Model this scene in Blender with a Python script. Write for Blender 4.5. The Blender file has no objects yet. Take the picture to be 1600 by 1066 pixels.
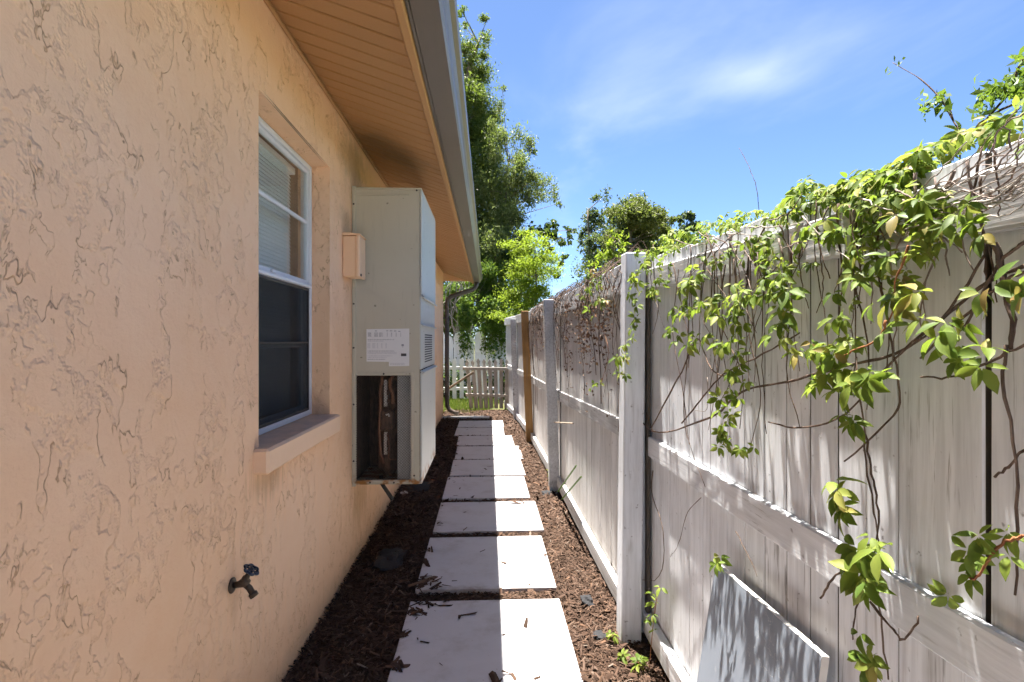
import bpy, bmesh, math, random
import numpy as np
from mathutils import Vector, Matrix

R = math.radians
random.seed(7)
rng = np.random.default_rng(7)
scene = bpy.context.scene
COL = scene.collection

# ------------------------------------------------------------------ camera
EYE = 1.36
YAW = math.atan(37.0 / 860.0)
cam_d = bpy.data.cameras.new('camera')
cam_d.sensor_width = 36.0
cam_d.lens = 860.0 / 1600.0 * 36.0
cam_d.clip_start = 0.02
cam_d.clip_end = 2000.0
cam = bpy.data.objects.new('camera', cam_d)
COL.objects.link(cam)
cam.location = (0, 0, EYE)
cam.rotation_euler = (R(90), 0, -YAW)
scene.camera = cam

# ------------------------------------------------------------------ sky, sun, exposure
SUN_TO = Vector((-0.070, 0.17, 1.0)).normalized()
world = bpy.data.worlds.new('World')
scene.world = world
world.use_nodes = True
wn = world.node_tree
wn.nodes.clear()
w_out = wn.nodes.new('ShaderNodeOutputWorld')
w_bg = wn.nodes.new('ShaderNodeBackground')
w_sky = wn.nodes.new('ShaderNodeTexSky')
w_sky.sky_type = 'NISHITA'
w_sky.sun_disc = False
w_sky.sun_elevation = math.asin(SUN_TO.z)
w_sky.sun_rotation = math.atan2(SUN_TO.x, SUN_TO.y)
w_sky.air_density = 0.65
w_sky.dust_density = 0.4
w_sky.ozone_density = 7.0
w_bg.inputs['Strength'].default_value = 0.056
w_tc = wn.nodes.new('ShaderNodeTexCoord')
w_sep = wn.nodes.new('ShaderNodeSeparateXYZ')
w_max = wn.nodes.new('ShaderNodeMath'); w_max.operation = 'MAXIMUM'; w_max.inputs[1].default_value = 0.06
w_dx = wn.nodes.new('ShaderNodeMath'); w_dx.operation = 'DIVIDE'
w_dy = wn.nodes.new('ShaderNodeMath'); w_dy.operation = 'DIVIDE'
w_cmb = wn.nodes.new('ShaderNodeCombineXYZ')
w_map = wn.nodes.new('ShaderNodeMapping')
w_map.inputs['Location'].default_value = (0.35, 1.9, 0.0)
w_map.inputs['Rotation'].default_value = (0, 0, R(-20))
w_map.inputs['Scale'].default_value = (0.75, 0.42, 1.0)
w_noi = wn.nodes.new('ShaderNodeTexNoise')
w_noi.inputs['Scale'].default_value = 1.25
w_noi.inputs['Detail'].default_value = 7.0
w_noi.inputs['Roughness'].default_value = 0.52
w_noi.inputs['Distortion'].default_value = 0.55
w_rmp = wn.nodes.new('ShaderNodeMapRange')
w_rmp.interpolation_type = 'SMOOTHSTEP'
w_rmp.inputs['From Min'].default_value = 0.50
w_rmp.inputs['From Max'].default_value = 0.85
w_rmp.inputs['To Max'].default_value = 0.38
w_mix = wn.nodes.new('ShaderNodeMix'); w_mix.data_type = 'RGBA'
w_mix.inputs['B'].default_value = (4.2, 4.6, 5.4, 1)
L = wn.links.new
L(w_tc.outputs['Generated'], w_sep.inputs[0])
L(w_sep.outputs['Z'], w_max.inputs[0])
L(w_sep.outputs['X'], w_dx.inputs[0]); L(w_max.outputs[0], w_dx.inputs[1])
L(w_sep.outputs['Y'], w_dy.inputs[0]); L(w_max.outputs[0], w_dy.inputs[1])
L(w_dx.outputs[0], w_cmb.inputs['X']); L(w_dy.outputs[0], w_cmb.inputs['Y'])
L(w_cmb.outputs[0], w_map.inputs['Vector'])
L(w_map.outputs[0], w_noi.inputs['Vector'])
L(w_noi.outputs['Fac'], w_rmp.inputs['Value'])
# one denser wisp of cloud ahead to the right
w_sub = wn.nodes.new('ShaderNodeVectorMath'); w_sub.operation = 'SUBTRACT'; w_sub.inputs[1].default_value = (0.99, 2.05, 0.0)
w_div = wn.nodes.new('ShaderNodeVectorMath'); w_div.operation = 'DIVIDE'; w_div.inputs[1].default_value = (0.34, 0.26, 1.0)
w_len = wn.nodes.new('ShaderNodeVectorMath'); w_len.operation = 'LENGTH'
w_wis = wn.nodes.new('ShaderNodeMapRange'); w_wis.interpolation_type = 'SMOOTHSTEP'
w_wis.inputs['From Min'].default_value = 1.0; w_wis.inputs['From Max'].default_value = 0.0; w_wis.inputs['To Max'].default_value = 0.45
w_n2 = wn.nodes.new('ShaderNodeTexNoise'); w_n2.inputs['Scale'].default_value = 5.0; w_n2.inputs['Detail'].default_value = 6.0; w_n2.inputs['Distortion'].default_value = 0.6
w_mul = wn.nodes.new('ShaderNodeMath'); w_mul.operation = 'MULTIPLY'
w_mx2 = wn.nodes.new('ShaderNodeMath'); w_mx2.operation = 'ADD'; w_mx2.use_clamp = True
L(w_cmb.outputs[0], w_sub.inputs[0]); L(w_sub.outputs[0], w_div.inputs[0]); L(w_div.outputs[0], w_len.inputs[0])
L(w_len.outputs['Value'], w_wis.inputs['Value']); L(w_map.outputs[0], w_n2.inputs['Vector'])
L(w_wis.outputs[0], w_mul.inputs[0]); L(w_n2.outputs['Fac'], w_mul.inputs[1])
L(w_mul.outputs[0], w_mx2.inputs[0]); L(w_rmp.outputs[0], w_mx2.inputs[1])
L(w_mx2.outputs[0], w_mix.inputs['Factor'])
L(w_sky.outputs[0], w_mix.inputs['A'])
L(w_mix.outputs['Result'], w_bg.inputs['Color'])
L(w_bg.outputs[0], w_out.inputs['Surface'])

sun_d = bpy.data.lights.new('sun', 'SUN')
sun_d.energy = 5.0
sun_d.angle = R(0.5)
sun_d.color = (1.0, 0.95, 0.88)
sun = bpy.data.objects.new('sun', sun_d)
COL.objects.link(sun)
sun.location = (0, 0, 30)
sun.rotation_euler = SUN_TO.to_track_quat('Z', 'Y').to_euler()

scene.view_settings.view_transform = 'Standard'
scene.view_settings.look = 'None'
scene.view_settings.gamma = 1.0
scene.view_settings.use_curve_mapping = False
scene.view_settings.exposure = 2.4
scene.render.engine = 'CYCLES'
cy = scene.cycles
cy.use_denoising = True
cy.use_adaptive_sampling = True
cy.adaptive_threshold = 0.03
cy.adaptive_min_samples = 20
cy.max_bounces = 8
cy.diffuse_bounces = 5
cy.glossy_bounces = 4
cy.transmission_bounces = 4
cy.transparent_max_bounces = 12
cy.sample_clamp_indirect = 6.0
cy.caustics_reflective = False
cy.caustics_refractive = False


# ================================================================== helpers
CY_, SY_ = math.cos(YAW), math.sin(YAW)


def ray(px, py):
    r, f, u = (px - 800.0) / 860.0, 1.0, (533.0 - py) / 860.0
    return Vector((r * CY_ + f * SY_, -r * SY_ + f * CY_, u))


def on_x(px, py, X):
    d = ray(px, py)
    t = X / d.x
    return Vector((0, 0, EYE)) + d * t


def on_y(px, py, Y):
    d = ray(px, py)
    t = Y / d.y
    return Vector((0, 0, EYE)) + d * t


def tag(o, label=None, cat=None, group=None, kind=None):
    if label: o['label'] = label
    if cat: o['category'] = cat
    if group: o['group'] = group
    if kind: o['kind'] = kind
    return o


def empty(name, loc=(0, 0, 0), rz=0.0):
    o = bpy.data.objects.new(name, None)
    COL.objects.link(o)
    o.empty_display_size = 0.1
    o.location = loc
    o.rotation_euler = (0, 0, rz)
    return o


def link(name, me, parent=None, mat=None):
    if mat is not None and not me.materials:
        me.materials.append(mat)
    o = bpy.data.objects.new(name, me)
    COL.objects.link(o)
    if parent is not None:
        o.parent = parent
    return o


def world_of(o):
    m = Matrix.LocRotScale(o.location, o.rotation_euler, o.scale)
    m = o.matrix_parent_inverse @ m
    return world_of(o.parent) @ m if o.parent is not None else m


def local(o):
    """put a mesh written in world space under its parent's own frame"""
    if o.parent is not None:
        o.matrix_parent_inverse = world_of(o.parent).inverted()
    return o


class MB:
    def __init__(self):
        self.v, self.f = [], []

    def add(self, vs, fs):
        n = len(self.v)
        self.v += [tuple(p) for p in vs]
        self.f += [tuple(i + n for i in q) for q in fs]
        return self

    def quad(self, a, b, c, d):
        return self.add([a, b, c, d], [(0, 1, 2, 3)])

    def box(self, x0, x1, y0, y1, z0, z1):
        vs = [(x, y, z) for x in (x0, x1) for y in (y0, y1) for z in (z0, z1)]
        return self.add(vs, [(0, 1, 3, 2), (4, 6, 7, 5), (0, 4, 5, 1), (2, 3, 7, 6), (0, 2, 6, 4), (1, 5, 7, 3)])

    def cbox(self, x0, x1, y0, y1, z0, z1, c=0.003, M=None):
        """box with chamfered edges"""
        vs, idx = [], {}
        X, Y, Z = (x0, x1), (y0, y1), (z0, z1)
        for i in (0, 1):
            for j in (0, 1):
                for k in (0, 1):
                    sx, sy, sz = (1, -1)[i], (1, -1)[j], (1, -1)[k]
                    p = Vector((X[i], Y[j], Z[k]))
                    for a, off in (('x', (0, sy * c, sz * c)), ('y', (sx * c, 0, sz * c)), ('z', (sx * c, sy * c, 0))):
                        idx[(i, j, k, a)] = len(vs)
                        q = p + Vector(off)
                        vs.append(M @ q if M is not None else q)
        g = lambda i, j, k, a: idx[(i, j, k, a)]
        fs = []
        for i in (0, 1):
            fs.append([g(i, 0, 0, 'x'), g(i, 1, 0, 'x'), g(i, 1, 1, 'x'), g(i, 0, 1, 'x')])
            fs.append([g(0, i, 0, 'y'), g(1, i, 0, 'y'), g(1, i, 1, 'y'), g(0, i, 1, 'y')])
            fs.append([g(0, 0, i, 'z'), g(1, 0, i, 'z'), g(1, 1, i, 'z'), g(0, 1, i, 'z')])
        for a in (0, 1):
            for b in (0, 1):
                fs.append([g(0, a, b, 'y'), g(1, a, b, 'y'), g(1, a, b, 'z'), g(0, a, b, 'z')])
                fs.append([g(a, 0, b, 'x'), g(a, 1, b, 'x'), g(a, 1, b, 'z'), g(a, 0, b, 'z')])
                fs.append([g(a, b, 0, 'x'), g(a, b, 1, 'x'), g(a, b, 1, 'y'), g(a, b, 0, 'y')])
        for i in (0, 1):
            for j in (0, 1):
                for k in (0, 1):
                    fs.append([g(i, j, k, 'x'), g(i, j, k, 'y'), g(i, j, k, 'z')])
        return self.add(vs, fs)

    def tube(self, pts, r, sides=6, cap=True):
        pts = [Vector(p) for p in pts]
        n = len(pts)
        rs = r if isinstance(r, (list, tuple)) else [r] * n
        vs, fs = [], []
        up = Vector((0.3, 0.2, 0.93))
        for i, p in enumerate(pts):
            t = (pts[min(i + 1, n - 1)] - pts[max(i - 1, 0)])
            if t.length < 1e-9: t = Vector((0, 0, 1))
            t.normalize()
            if abs(t.dot(up)) > 0.97: up = Vector((0.9, 0.3, 0.1))
            a = t.cross(up).normalized()
            b = t.cross(a).normalized()
            up = (up - t * up.dot(t)).normalized()
            for k in range(sides):
                w = 2 * math.pi * k / sides
                vs.append(p + (a * math.cos(w) + b * math.sin(w)) * rs[i])
        for i in range(n - 1):
            for k in range(sides):
                k2 = (k + 1) % sides
                fs.append((i * sides + k, i * sides + k2, (i + 1) * sides + k2, (i + 1) * sides + k))
        if cap:
            fs.append(tuple(range(sides)))
            fs.append(tuple((n - 1) * sides + k for k in range(sides)))
        return self.add(vs, fs)

    def prism(self, prof, y0, y1):
        """profile in (x, z) extruded along y"""
        n = len(prof)
        vs = [(x, y0, z) for x, z in prof] + [(x, y1, z) for x, z in prof]
        fs = [(i, (i + 1) % n, n + (i + 1) % n, n + i) for i in range(n)]
        fs += [tuple(range(n)), tuple(range(n, 2 * n))]
        return self.add(vs, fs)

    def mesh(self, name, mat=None, smooth=False):
        me = bpy.data.meshes.new(name)
        me.from_pydata([tuple(p) for p in self.v], [], self.f)
        bm = bmesh.new(); bm.from_mesh(me)
        bmesh.ops.recalc_face_normals(bm, faces=bm.faces)
        bm.to_mesh(me); bm.free()
        if smooth:
            me.polygons.foreach_set('use_smooth', [True] * len(me.polygons))
        if mat is not None: me.materials.append(mat)
        return me

    def build(self, name, mat, parent=None, smooth=False):
        o = link(name, self.mesh(name, mat, smooth), parent)
        return local(o)


def np_mesh(name, verts, faces_q, mat, smooth=False):
    """verts (N,3), faces (M,k) arrays"""
    me = bpy.data.meshes.new(name)
    k = faces_q.shape[1]
    me.vertices.add(len(verts))
    me.vertices.foreach_set('co', np.ascontiguousarray(verts, dtype=np.float32).ravel())
    me.loops.add(faces_q.size)
    me.loops.foreach_set('vertex_index', np.ascontiguousarray(faces_q, dtype=np.int32).ravel())
    me.polygons.add(len(faces_q))
    me.polygons.foreach_set('loop_start', np.arange(0, faces_q.size, k, dtype=np.int32))
    me.polygons.foreach_set('loop_total', np.full(len(faces_q), k, dtype=np.int32))
    if smooth:
        me.polygons.foreach_set('use_smooth', np.ones(len(faces_q), dtype=bool))
    me.update(calc_edges=True)
    if mat is not None: me.materials.append(mat)
    return me


# ------------------------------------------------------------------ node helpers
class NT:
    def __init__(self, name):
        self.m = bpy.data.materials.new(name)
        self.m.use_nodes = True
        self.t = self.m.node_tree
        self.t.nodes.clear()
        self.out = self.t.nodes.new('ShaderNodeOutputMaterial')

    def n(self, typ, ins=None, **props):
        nd = self.t.nodes.new('ShaderNode' + typ)
        for k, v in props.items(): setattr(nd, k, v)
        for k, v in (ins or {}).items(): self.set(nd.inputs[k], v)
        return nd

    def set(self, sock, v):
        if isinstance(v, bpy.types.NodeSocket): self.t.links.new(v, sock)
        elif isinstance(v, bpy.types.Node): self.t.links.new(v.outputs[0], sock)
        elif isinstance(v, (tuple, list)) and len(v) == 3 and sock.type == 'RGBA': sock.default_value = (*v, 1)
        else: sock.default_value = v

    def pos(self): return self.n('NewGeometry').outputs['Position']
    def island(self): return self.n('NewGeometry').outputs['Random Per Island']
    def orand(self): return self.n('ObjectInfo').outputs['Random']

    def mp(self, vec, scale=(1, 1, 1), loc=(0, 0, 0), rot=(0, 0, 0)):
        return self.n('Mapping', {'Vector': vec, 'Scale': scale, 'Location': loc, 'Rotation': rot}).outputs[0]

    def noise(self, vec, scale=5.0, detail=3.0, rough=0.5, dist=0.0, col=False):
        nd = self.n('TexNoise', {'Vector': vec, 'Scale': scale, 'Detail': detail, 'Roughness': rough, 'Distortion': dist})
        return nd.outputs['Color' if col else 'Fac']

    def rng(self, v, a, b, lo=0.0, hi=1.0, smooth=True):
        nd = self.n('MapRange', {'Value': v, 'From Min': a, 'From Max': b, 'To Min': lo, 'To Max': hi})
        if smooth: nd.interpolation_type = 'SMOOTHSTEP'
        return nd.outputs[0]

    def mix(self, f, a, b, mode='MIX'):
        nd = self.n('Mix', data_type='RGBA', blend_type=mode)
        self.set(nd.inputs[0], f); self.set(nd.inputs[6], a); self.set(nd.inputs[7], b)
        return nd.outputs[2]

    def math(self, op, a, b=0.0, c=None):
        nd = self.n('Math', operation=op)
        self.set(nd.inputs[0], a); self.set(nd.inputs[1], b)
        if c is not None: self.set(nd.inputs[2], c)
        return nd.outputs[0]

    def vadd(self, a, b):
        nd = self.n('VectorMath', operation='ADD')
        self.set(nd.inputs[0], a); self.set(nd.inputs[1], b)
        return nd.outputs[0]

    def vscale(self, a, s):
        nd = self.n('VectorMath', operation='SCALE')
        self.set(nd.inputs[0], a); self.set(nd.inputs['Scale'], s)
        return nd.outputs[0]

    def sep(self, v):
        return self.n('SeparateXYZ', {0: v}).outputs

    def comb(self, x, y, z):
        return self.n('CombineXYZ', {0: x, 1: y, 2: z}).outputs[0]

    def ramp(self, f, stops):
        nd = self.n('ValToRGB', {0: f})
        el = nd.color_ramp.elements
        while len(el) < len(stops): el.new(0.5)
        for e, (p, c) in zip(el, stops):
            e.position = p; e.color = (*c, 1)
        return nd.outputs[0]

    def bump(self, h, strength=0.5, dist=0.01):
        return self.n('Bump', {'Height': h, 'Strength': strength, 'Distance': dist}).outputs[0]

    def bsdf(self, color, rough=0.6, normal=None, metal=0.0, spec=0.5, **kw):
        b = self.n('BsdfPrincipled', {'Base Color': color, 'Roughness': rough, 'Metallic': metal, 'Specular IOR Level': spec})
        if normal is not None: self.set(b.inputs['Normal'], normal)
        for k, v in kw.items(): self.set(b.inputs[k], v)
        return b.outputs[0]

    def end(self, sh):
        self.set(self.out.inputs['Surface'], sh)
        return self.m


M = {}


def blob(t, p, c, rad, rough=None):
    """1 at point c falling to 0 at the ellipsoid rad, edge broken by noise"""
    q = t.n('VectorMath', operation='SUBTRACT'); t.set(q.inputs[0], p); t.set(q.inputs[1], c)
    d = t.n('VectorMath', operation='DIVIDE'); t.set(d.inputs[0], q.outputs[0]); t.set(d.inputs[1], rad)
    ln = t.n('VectorMath', operation='LENGTH'); t.set(ln.inputs[0], d.outputs[0])
    v = ln.outputs['Value']
    if rough is not None: v = t.math('ADD', v, rough)
    return t.rng(v, 1.0, 0.15)


def make_materials():
    # --- stucco with skip-trowel marks
    t = NT('stucco')
    p = t.pos()
    warp = t.vscale(t.vadd(t.noise(p, 5.0, 3, col=True), (-0.5, -0.5, -0.5)), 0.12)
    q = t.vadd(p, warp)
    a = t.noise(t.mp(q, (1, 1.0, 0.50)), 5.0, 5.0, 0.56, 0.0)
    b = t.noise(t.mp(q, (1, 1.1, 0.55), (3.1, 1.7, 5.5)), 12.0, 4.0, 0.60, 0.0)
    msk = t.rng(t.noise(p, 10.0, 4.0, 0.65), 0.485, 0.57)
    msk2 = t.math('MULTIPLY', t.rng(t.noise(t.mp(p, loc=(9, 4, 2)), 3.0, 2.0), 0.44, 0.58), t.rng(t.noise(t.mp(p, loc=(2, 7, 3)), 24.0, 3.0), 0.47, 0.55))
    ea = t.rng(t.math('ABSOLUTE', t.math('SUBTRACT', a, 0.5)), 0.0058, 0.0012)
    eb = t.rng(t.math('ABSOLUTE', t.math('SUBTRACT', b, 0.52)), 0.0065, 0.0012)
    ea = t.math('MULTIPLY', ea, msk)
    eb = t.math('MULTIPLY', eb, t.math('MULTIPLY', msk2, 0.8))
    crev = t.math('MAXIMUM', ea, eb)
    pa = t.math('MULTIPLY', t.rng(a, 0.490, 0.505), t.rng(t.noise(p, 10.0, 4.0, 0.65), 0.44, 0.56))
    pb = t.math('MULTIPLY', t.rng(b, 0.51, 0.53), msk2)
    fine = t.noise(p, 90.0, 4.0, 0.6)
    mid = t.noise(p, 14.0, 4.0, 0.55)
    h = t.math('ADD', t.math('MULTIPLY', pa, 0.8), t.math('MULTIPLY', pb, 0.5))
    h = t.math('ADD', h, t.math('MULTIPLY', fine, 0.26))
    h = t.math('ADD', h, t.math('MULTIPLY', mid, 0.55))
    h = t.math('SUBTRACT', h, t.math('MULTIPLY', crev, 0.6))
    col = t.mix(t.rng(t.noise(p, 1.1, 4, 0.6), 0.3, 0.7), (0.82, 0.515, 0.30), (0.85, 0.555, 0.345))
    col = t.mix(t.math('MULTIPLY', t.rng(mid, 0.35, 0.7), 0.30), col, (0.86, 0.595, 0.385))
    col = t.mix(t.math('MULTIPLY', crev, 0.52), col, (0.42, 0.225, 0.105))  # shade of the trowel creases painted into the wall colour
    rgh = t.math('MULTIPLY', t.math('SUBTRACT', t.noise(p, 9, 4, 0.65), 0.5), 1.5)
    streak = t.math('MULTIPLY', t.math('SUBTRACT', t.noise(t.mp(p, (14, 14, 1.2)), 3, 3, 0.6), 0.5), 1.6)
    mold = blob(t, p, (-0.807, 3.32, 2.42), (0.3, 0.42, 0.26), rgh)
    col = t.mix(t.math('MULTIPLY', mold, 0.45), col, (0.12, 0.08, 0.04))
    mold2 = blob(t, p, (-0.807, 3.15, 2.02), (0.2, 0.16, 0.12), rgh)
    col = t.mix(t.math('MULTIPLY', mold2, 0.3), col, (0.22, 0.14, 0.08))
    drip = blob(t, p, (-0.807, 3.5, 0.40), (0.3, 0.36, 0.26), streak)
    col = t.mix(t.math('MULTIPLY', drip, 0.55), col, (0.42, 0.22, 0.09))
    sd = blob(t, p, (-0.807, 2.05, 0.86), (0.3, 0.22, 0.10), streak)
    col = t.mix(t.math('MULTIPLY', sd, 0.55), col, (0.38, 0.23, 0.12))
    rb = blob(t, p, (-0.807, 1.79, 0.52), (0.2, 0.05, 0.12), rgh)
    col = t.mix(t.math('MULTIPLY', rb, 0.35), col, (0.45, 0.22, 0.10))
    pale = blob(t, p, (-0.807, 2.3, 0.5), (0.3, 0.9, 0.35), streak)
    col = t.mix(t.math('MULTIPLY', pale, 0.30), col, (0.72, 0.53, 0.38))
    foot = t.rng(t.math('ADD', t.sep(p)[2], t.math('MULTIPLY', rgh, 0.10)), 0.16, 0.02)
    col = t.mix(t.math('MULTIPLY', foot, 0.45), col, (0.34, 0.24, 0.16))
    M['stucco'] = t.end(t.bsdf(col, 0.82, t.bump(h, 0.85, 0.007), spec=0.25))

    # --- painted stucco sill and painted box share the wall colour
    t = NT('sill_paint')
    p = t.pos()
    n1 = t.noise(p, 22, 5, 0.6)
    col = t.mix(n1, (0.78, 0.53, 0.335), (0.82, 0.57, 0.385))
    up = t.rng(t.sep(t.n('NewGeometry').outputs['Normal'])[2], 0.5, 0.9)
    grime = t.math('MULTIPLY', up, t.rng(t.noise(p, 12, 5, 0.7), 0.25, 0.7, 0.25, 0.85))
    col = t.mix(grime, col, (0.50, 0.37, 0.28))
    M['sill'] = t.end(t.bsdf(col, 0.8, t.bump(n1, 0.45, 0.006), spec=0.25))
    t = NT('box_paint')
    p = t.pos()
    n1 = t.noise(p, 30, 4, 0.6)
    col = t.mix(n1, (0.78, 0.515, 0.31), (0.82, 0.555, 0.35))
    M['box_paint'] = t.end(t.bsdf(col, 0.55, t.bump(n1, 0.12, 0.003), spec=0.4))

    # --- soffit
    t = NT('soffit_vinyl')
    p = t.pos()
    g = t.noise(t.mp(p, (5, 95, 5)), 3.0, 3, 0.6, 0.4)
    g2 = t.noise(p, 1.6, 3)
    col = t.mix(g, (0.38, 0.205, 0.083), (0.44, 0.245, 0.105))
    col = t.mix(t.math('MULTIPLY', t.orand(), 0.3), col, (0.35, 0.185, 0.075))
    rgh = t.math('MULTIPLY', t.math('SUBTRACT', t.noise(p, 7, 4, 0.65), 0.5), 1.3)
    mold = blob(t, p, (-0.62, 3.42, 2.53), (0.36, 0.42, 0.5), rgh)
    col = t.mix(t.math('MULTIPLY', mold, 0.55), col, (0.10, 0.062, 0.03))
    M['soffit'] = t.end(t.bsdf(col, 0.55, t.bump(g, 0.35, 0.003), spec=0.35))

    t = NT('soffit_groove_shade')
    M['groove_shade'] = t.end(t.bsdf((0.10, 0.05, 0.02), 0.8))  # dark backing, paints the shade in the gaps between soffit planks

    # --- gutter / fascia / downspout enamel
    t = NT('gutter_enamel')
    p = t.pos()
    n1 = t.noise(t.mp(p, (8, 0.8, 8)), 3, 4, 0.6)
    col = t.mix(n1, (0.105, 0.085, 0.070), (0.14, 0.115, 0.095))
    M['gutter'] = t.end(t.bsdf(col, 0.33, t.bump(t.noise(p, 6, 3), 0.08, 0.01), spec=0.55))
    t = NT('downspout_enamel')
    p = t.pos()
    n1 = t.noise(p, 9, 4, 0.6)
    col = t.mix(n1, (0.075, 0.058, 0.045), (0.11, 0.085, 0.065))
    M['downspout'] = t.end(t.bsdf(col, 0.4, spec=0.5))
    t = NT('shingle')
    p = t.pos()
    col = t.mix(t.noise(p, 30, 3), (0.14, 0.11, 0.09), (0.24, 0.19, 0.15))
    M['shingle'] = t.end(t.bsdf(col, 0.9))

    # --- window
    t = NT('white_aluminium')
    p = t.pos()
    n1 = t.noise(p, 25, 4, 0.6)
    col = t.mix(n1, (0.60, 0.61, 0.62), (0.72, 0.73, 0.74))
    M['alu'] = t.end(t.bsdf(col, 0.42, spec=0.5))
    t = NT('pane_glass')
    fc = t.n('LayerWeight', {'Blend': 0.5}).outputs['Facing']
    lw = t.math('ADD', t.math('MULTIPLY', t.math('POWER', fc, 5.0), 0.96), 0.04)
    tr = t.n('BsdfTransparent', {'Color': (0.93, 0.96, 0.95)})
    gl = t.n('BsdfGlossy', {'Color': (1, 1, 1), 'Roughness': 0.015})
    mx = t.n('MixShader', {0: lw, 1: tr.outputs[0], 2: gl.outputs[0]})
    M['glass'] = t.end(mx.outputs[0])
    t = NT('insect_screen')
    tr = t.n('BsdfTransparent', {'Color': (1, 1, 1)})
    df = t.n('BsdfDiffuse', {'Color': (0.046, 0.045, 0.043)})
    mx = t.n('MixShader', {0: 0.52, 1: tr.outputs[0], 2: df.outputs[0]})
    M['screen'] = t.end(mx.outputs[0])
    t = NT('blind_slat')
    col = t.mix(t.orand(), (0.78, 0.79, 0.79), (0.84, 0.84, 0.83))
    M['slat'] = t.end(t.bsdf(col, 0.5))
    t = NT('dark_room')
    M['room'] = t.end(t.bsdf((0.25, 0.23, 0.2), 0.9))

    # --- air conditioner
    def acpaint(name, c1, c2):
        t = NT(name)
        p = t.pos()
        n1 = t.noise(p, 3.0, 5, 0.65)
        col = t.mix(n1, c1, c2)
        st = t.rng(t.noise(t.mp(p, (9, 9, 0.9)), 3, 4, 0.65), 0.55, 0.75)
        col = t.mix(t.math('MULTIPLY', st, 0.22), col, (0.22, 0.19, 0.14))
        sp = t.rng(t.noise(p, 26, 2, 0.5), 0.71, 0.76)
        col = t.mix(t.math('MULTIPLY', sp, 0.7), col, (0.12, 0.10, 0.08))
        rust = t.math('MULTIPLY', t.rng(t.sep(p)[2], 0.60, 0.52), t.rng(t.noise(p, 14, 4, 0.6), 0.44, 0.6))
        col = t.mix(rust, col, (0.30, 0.13, 0.03))
        return t.end(t.bsdf(col, 0.45, t.bump(t.noise(p, 5, 3), 0.10, 0.01), spec=0.4))
    M['ac'] = acpaint('unit_enamel', (0.45, 0.415, 0.315), (0.51, 0.475, 0.37))
    M['ac_front_lit'] = acpaint('unit_front_lit_enamel', (0.50, 0.50, 0.45), (0.57, 0.57, 0.52))  # front made lighter: light from sky and fence put into the colour
    t = NT('coil_rust')
    p = t.pos()
    n1 = t.noise(t.mp(p, (3, 3, 1)), 22, 5, 0.7)
    col = t.mix(t.rng(n1, 0.35, 0.65), (0.060, 0.038, 0.026), (0.165, 0.098, 0.062))
    M['coil'] = t.end(t.bsdf(col, 0.85, t.bump(n1, 0.5, 0.01)))
    t = NT('copper_pipe')
    p = t.pos()
    col = t.mix(t.noise(p, 18, 3), (0.16, 0.065, 0.035), (0.30, 0.15, 0.085))
    M['copper'] = t.end(t.bsdf(col, 0.5, metal=0.4))
    t = NT('bright_fin')
    M['fin'] = t.end(t.bsdf((0.62, 0.58, 0.52), 0.45, metal=0.2))
    t = NT('galvanised')
    p = t.pos()
    col = t.mix(t.noise(p, 40, 3), (0.30, 0.30, 0.275), (0.38, 0.38, 0.35))
    M['galv'] = t.end(t.bsdf(col, 0.55, metal=0.1))
    t = NT('grille_wire')
    M['wire'] = t.end(t.bsdf((0.05, 0.04, 0.03), 0.6))
    t = NT('sticker')
    col = t.mix(t.noise(t.pos(), 12, 3), (0.66, 0.65, 0.63), (0.74, 0.73, 0.71))
    M['sticker'] = t.end(t.bsdf(col, 0.5))
    for nm, c in (('print_grey', (0.26, 0.26, 0.27)), ('print_pale', (0.45, 0.45, 0.46)), ('print_dark', (0.05, 0.05, 0.055)), ('slot_black', (0.035, 0.035, 0.035))):
        t = NT(nm); M[nm] = t.end(t.bsdf(c, 0.7))
    t = NT('screw_dark')
    M['screw'] = t.end(t.bsdf((0.04, 0.035, 0.03), 0.5, metal=0.3))

    # --- hose bib
    t = NT('old_brass')
    p = t.pos()
    n1 = t.noise(p, 60, 4, 0.7)
    col = t.mix(n1, (0.045, 0.030, 0.020), (0.12, 0.085, 0.055))
    M['brass'] = t.end(t.bsdf(col, 0.48, t.bump(n1, 0.4, 0.002), metal=0.5))
    t = NT('bib_handle_paint')
    n1 = t.noise(t.pos(), 90, 3, 0.7)
    col = t.mix(t.rng(n1, 0.4, 0.6), (0.012, 0.015, 0.024), (0.07, 0.08, 0.11))
    M['handle'] = t.end(t.bsdf(col, 0.3, metal=0.6))

    # --- weathered white fence wood; grain axis differs
    def wood(name, sc, c_hi, c_lo, dirt=0.5, warm=0.0, spec=0.25):
        t = NT(name)
        p = t.pos()
        off = t.comb(t.math('MULTIPLY', t.orand(), 17.0), t.math('MULTIPLY', t.orand(), 31.0), t.math('MULTIPLY', t.orand(), 7.0))
        q = t.vadd(p, off)
        g = t.noise(t.mp(q, sc), 6.0, 5, 0.62, 0.25)
        g2 = t.noise(t.mp(q, tuple(s * 0.35 for s in sc)), 5.0, 4, 0.6, 0.6)
        big = t.noise(q, 2.3, 4, 0.6)
        f = t.rng(t.math('ADD', t.math('MULTIPLY', g, 0.55), t.math('MULTIPLY', big, 0.45)), 0.36, 0.62)
        col = t.mix(f, c_lo, c_hi)
        wear = t.rng(t.math('ADD', t.math('MULTIPLY', g2, 0.6), t.math('MULTIPLY', big, 0.4)), 0.56, 0.68)
        col = t.mix(t.math('MULTIPLY', wear, dirt), col, (0.19, 0.175, 0.155))
        sp = t.rng(t.noise(q, 38, 3, 0.6), 0.66, 0.74)
        col = t.mix(t.math('MULTIPLY', sp, dirt), col, (0.10, 0.09, 0.08))
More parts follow.
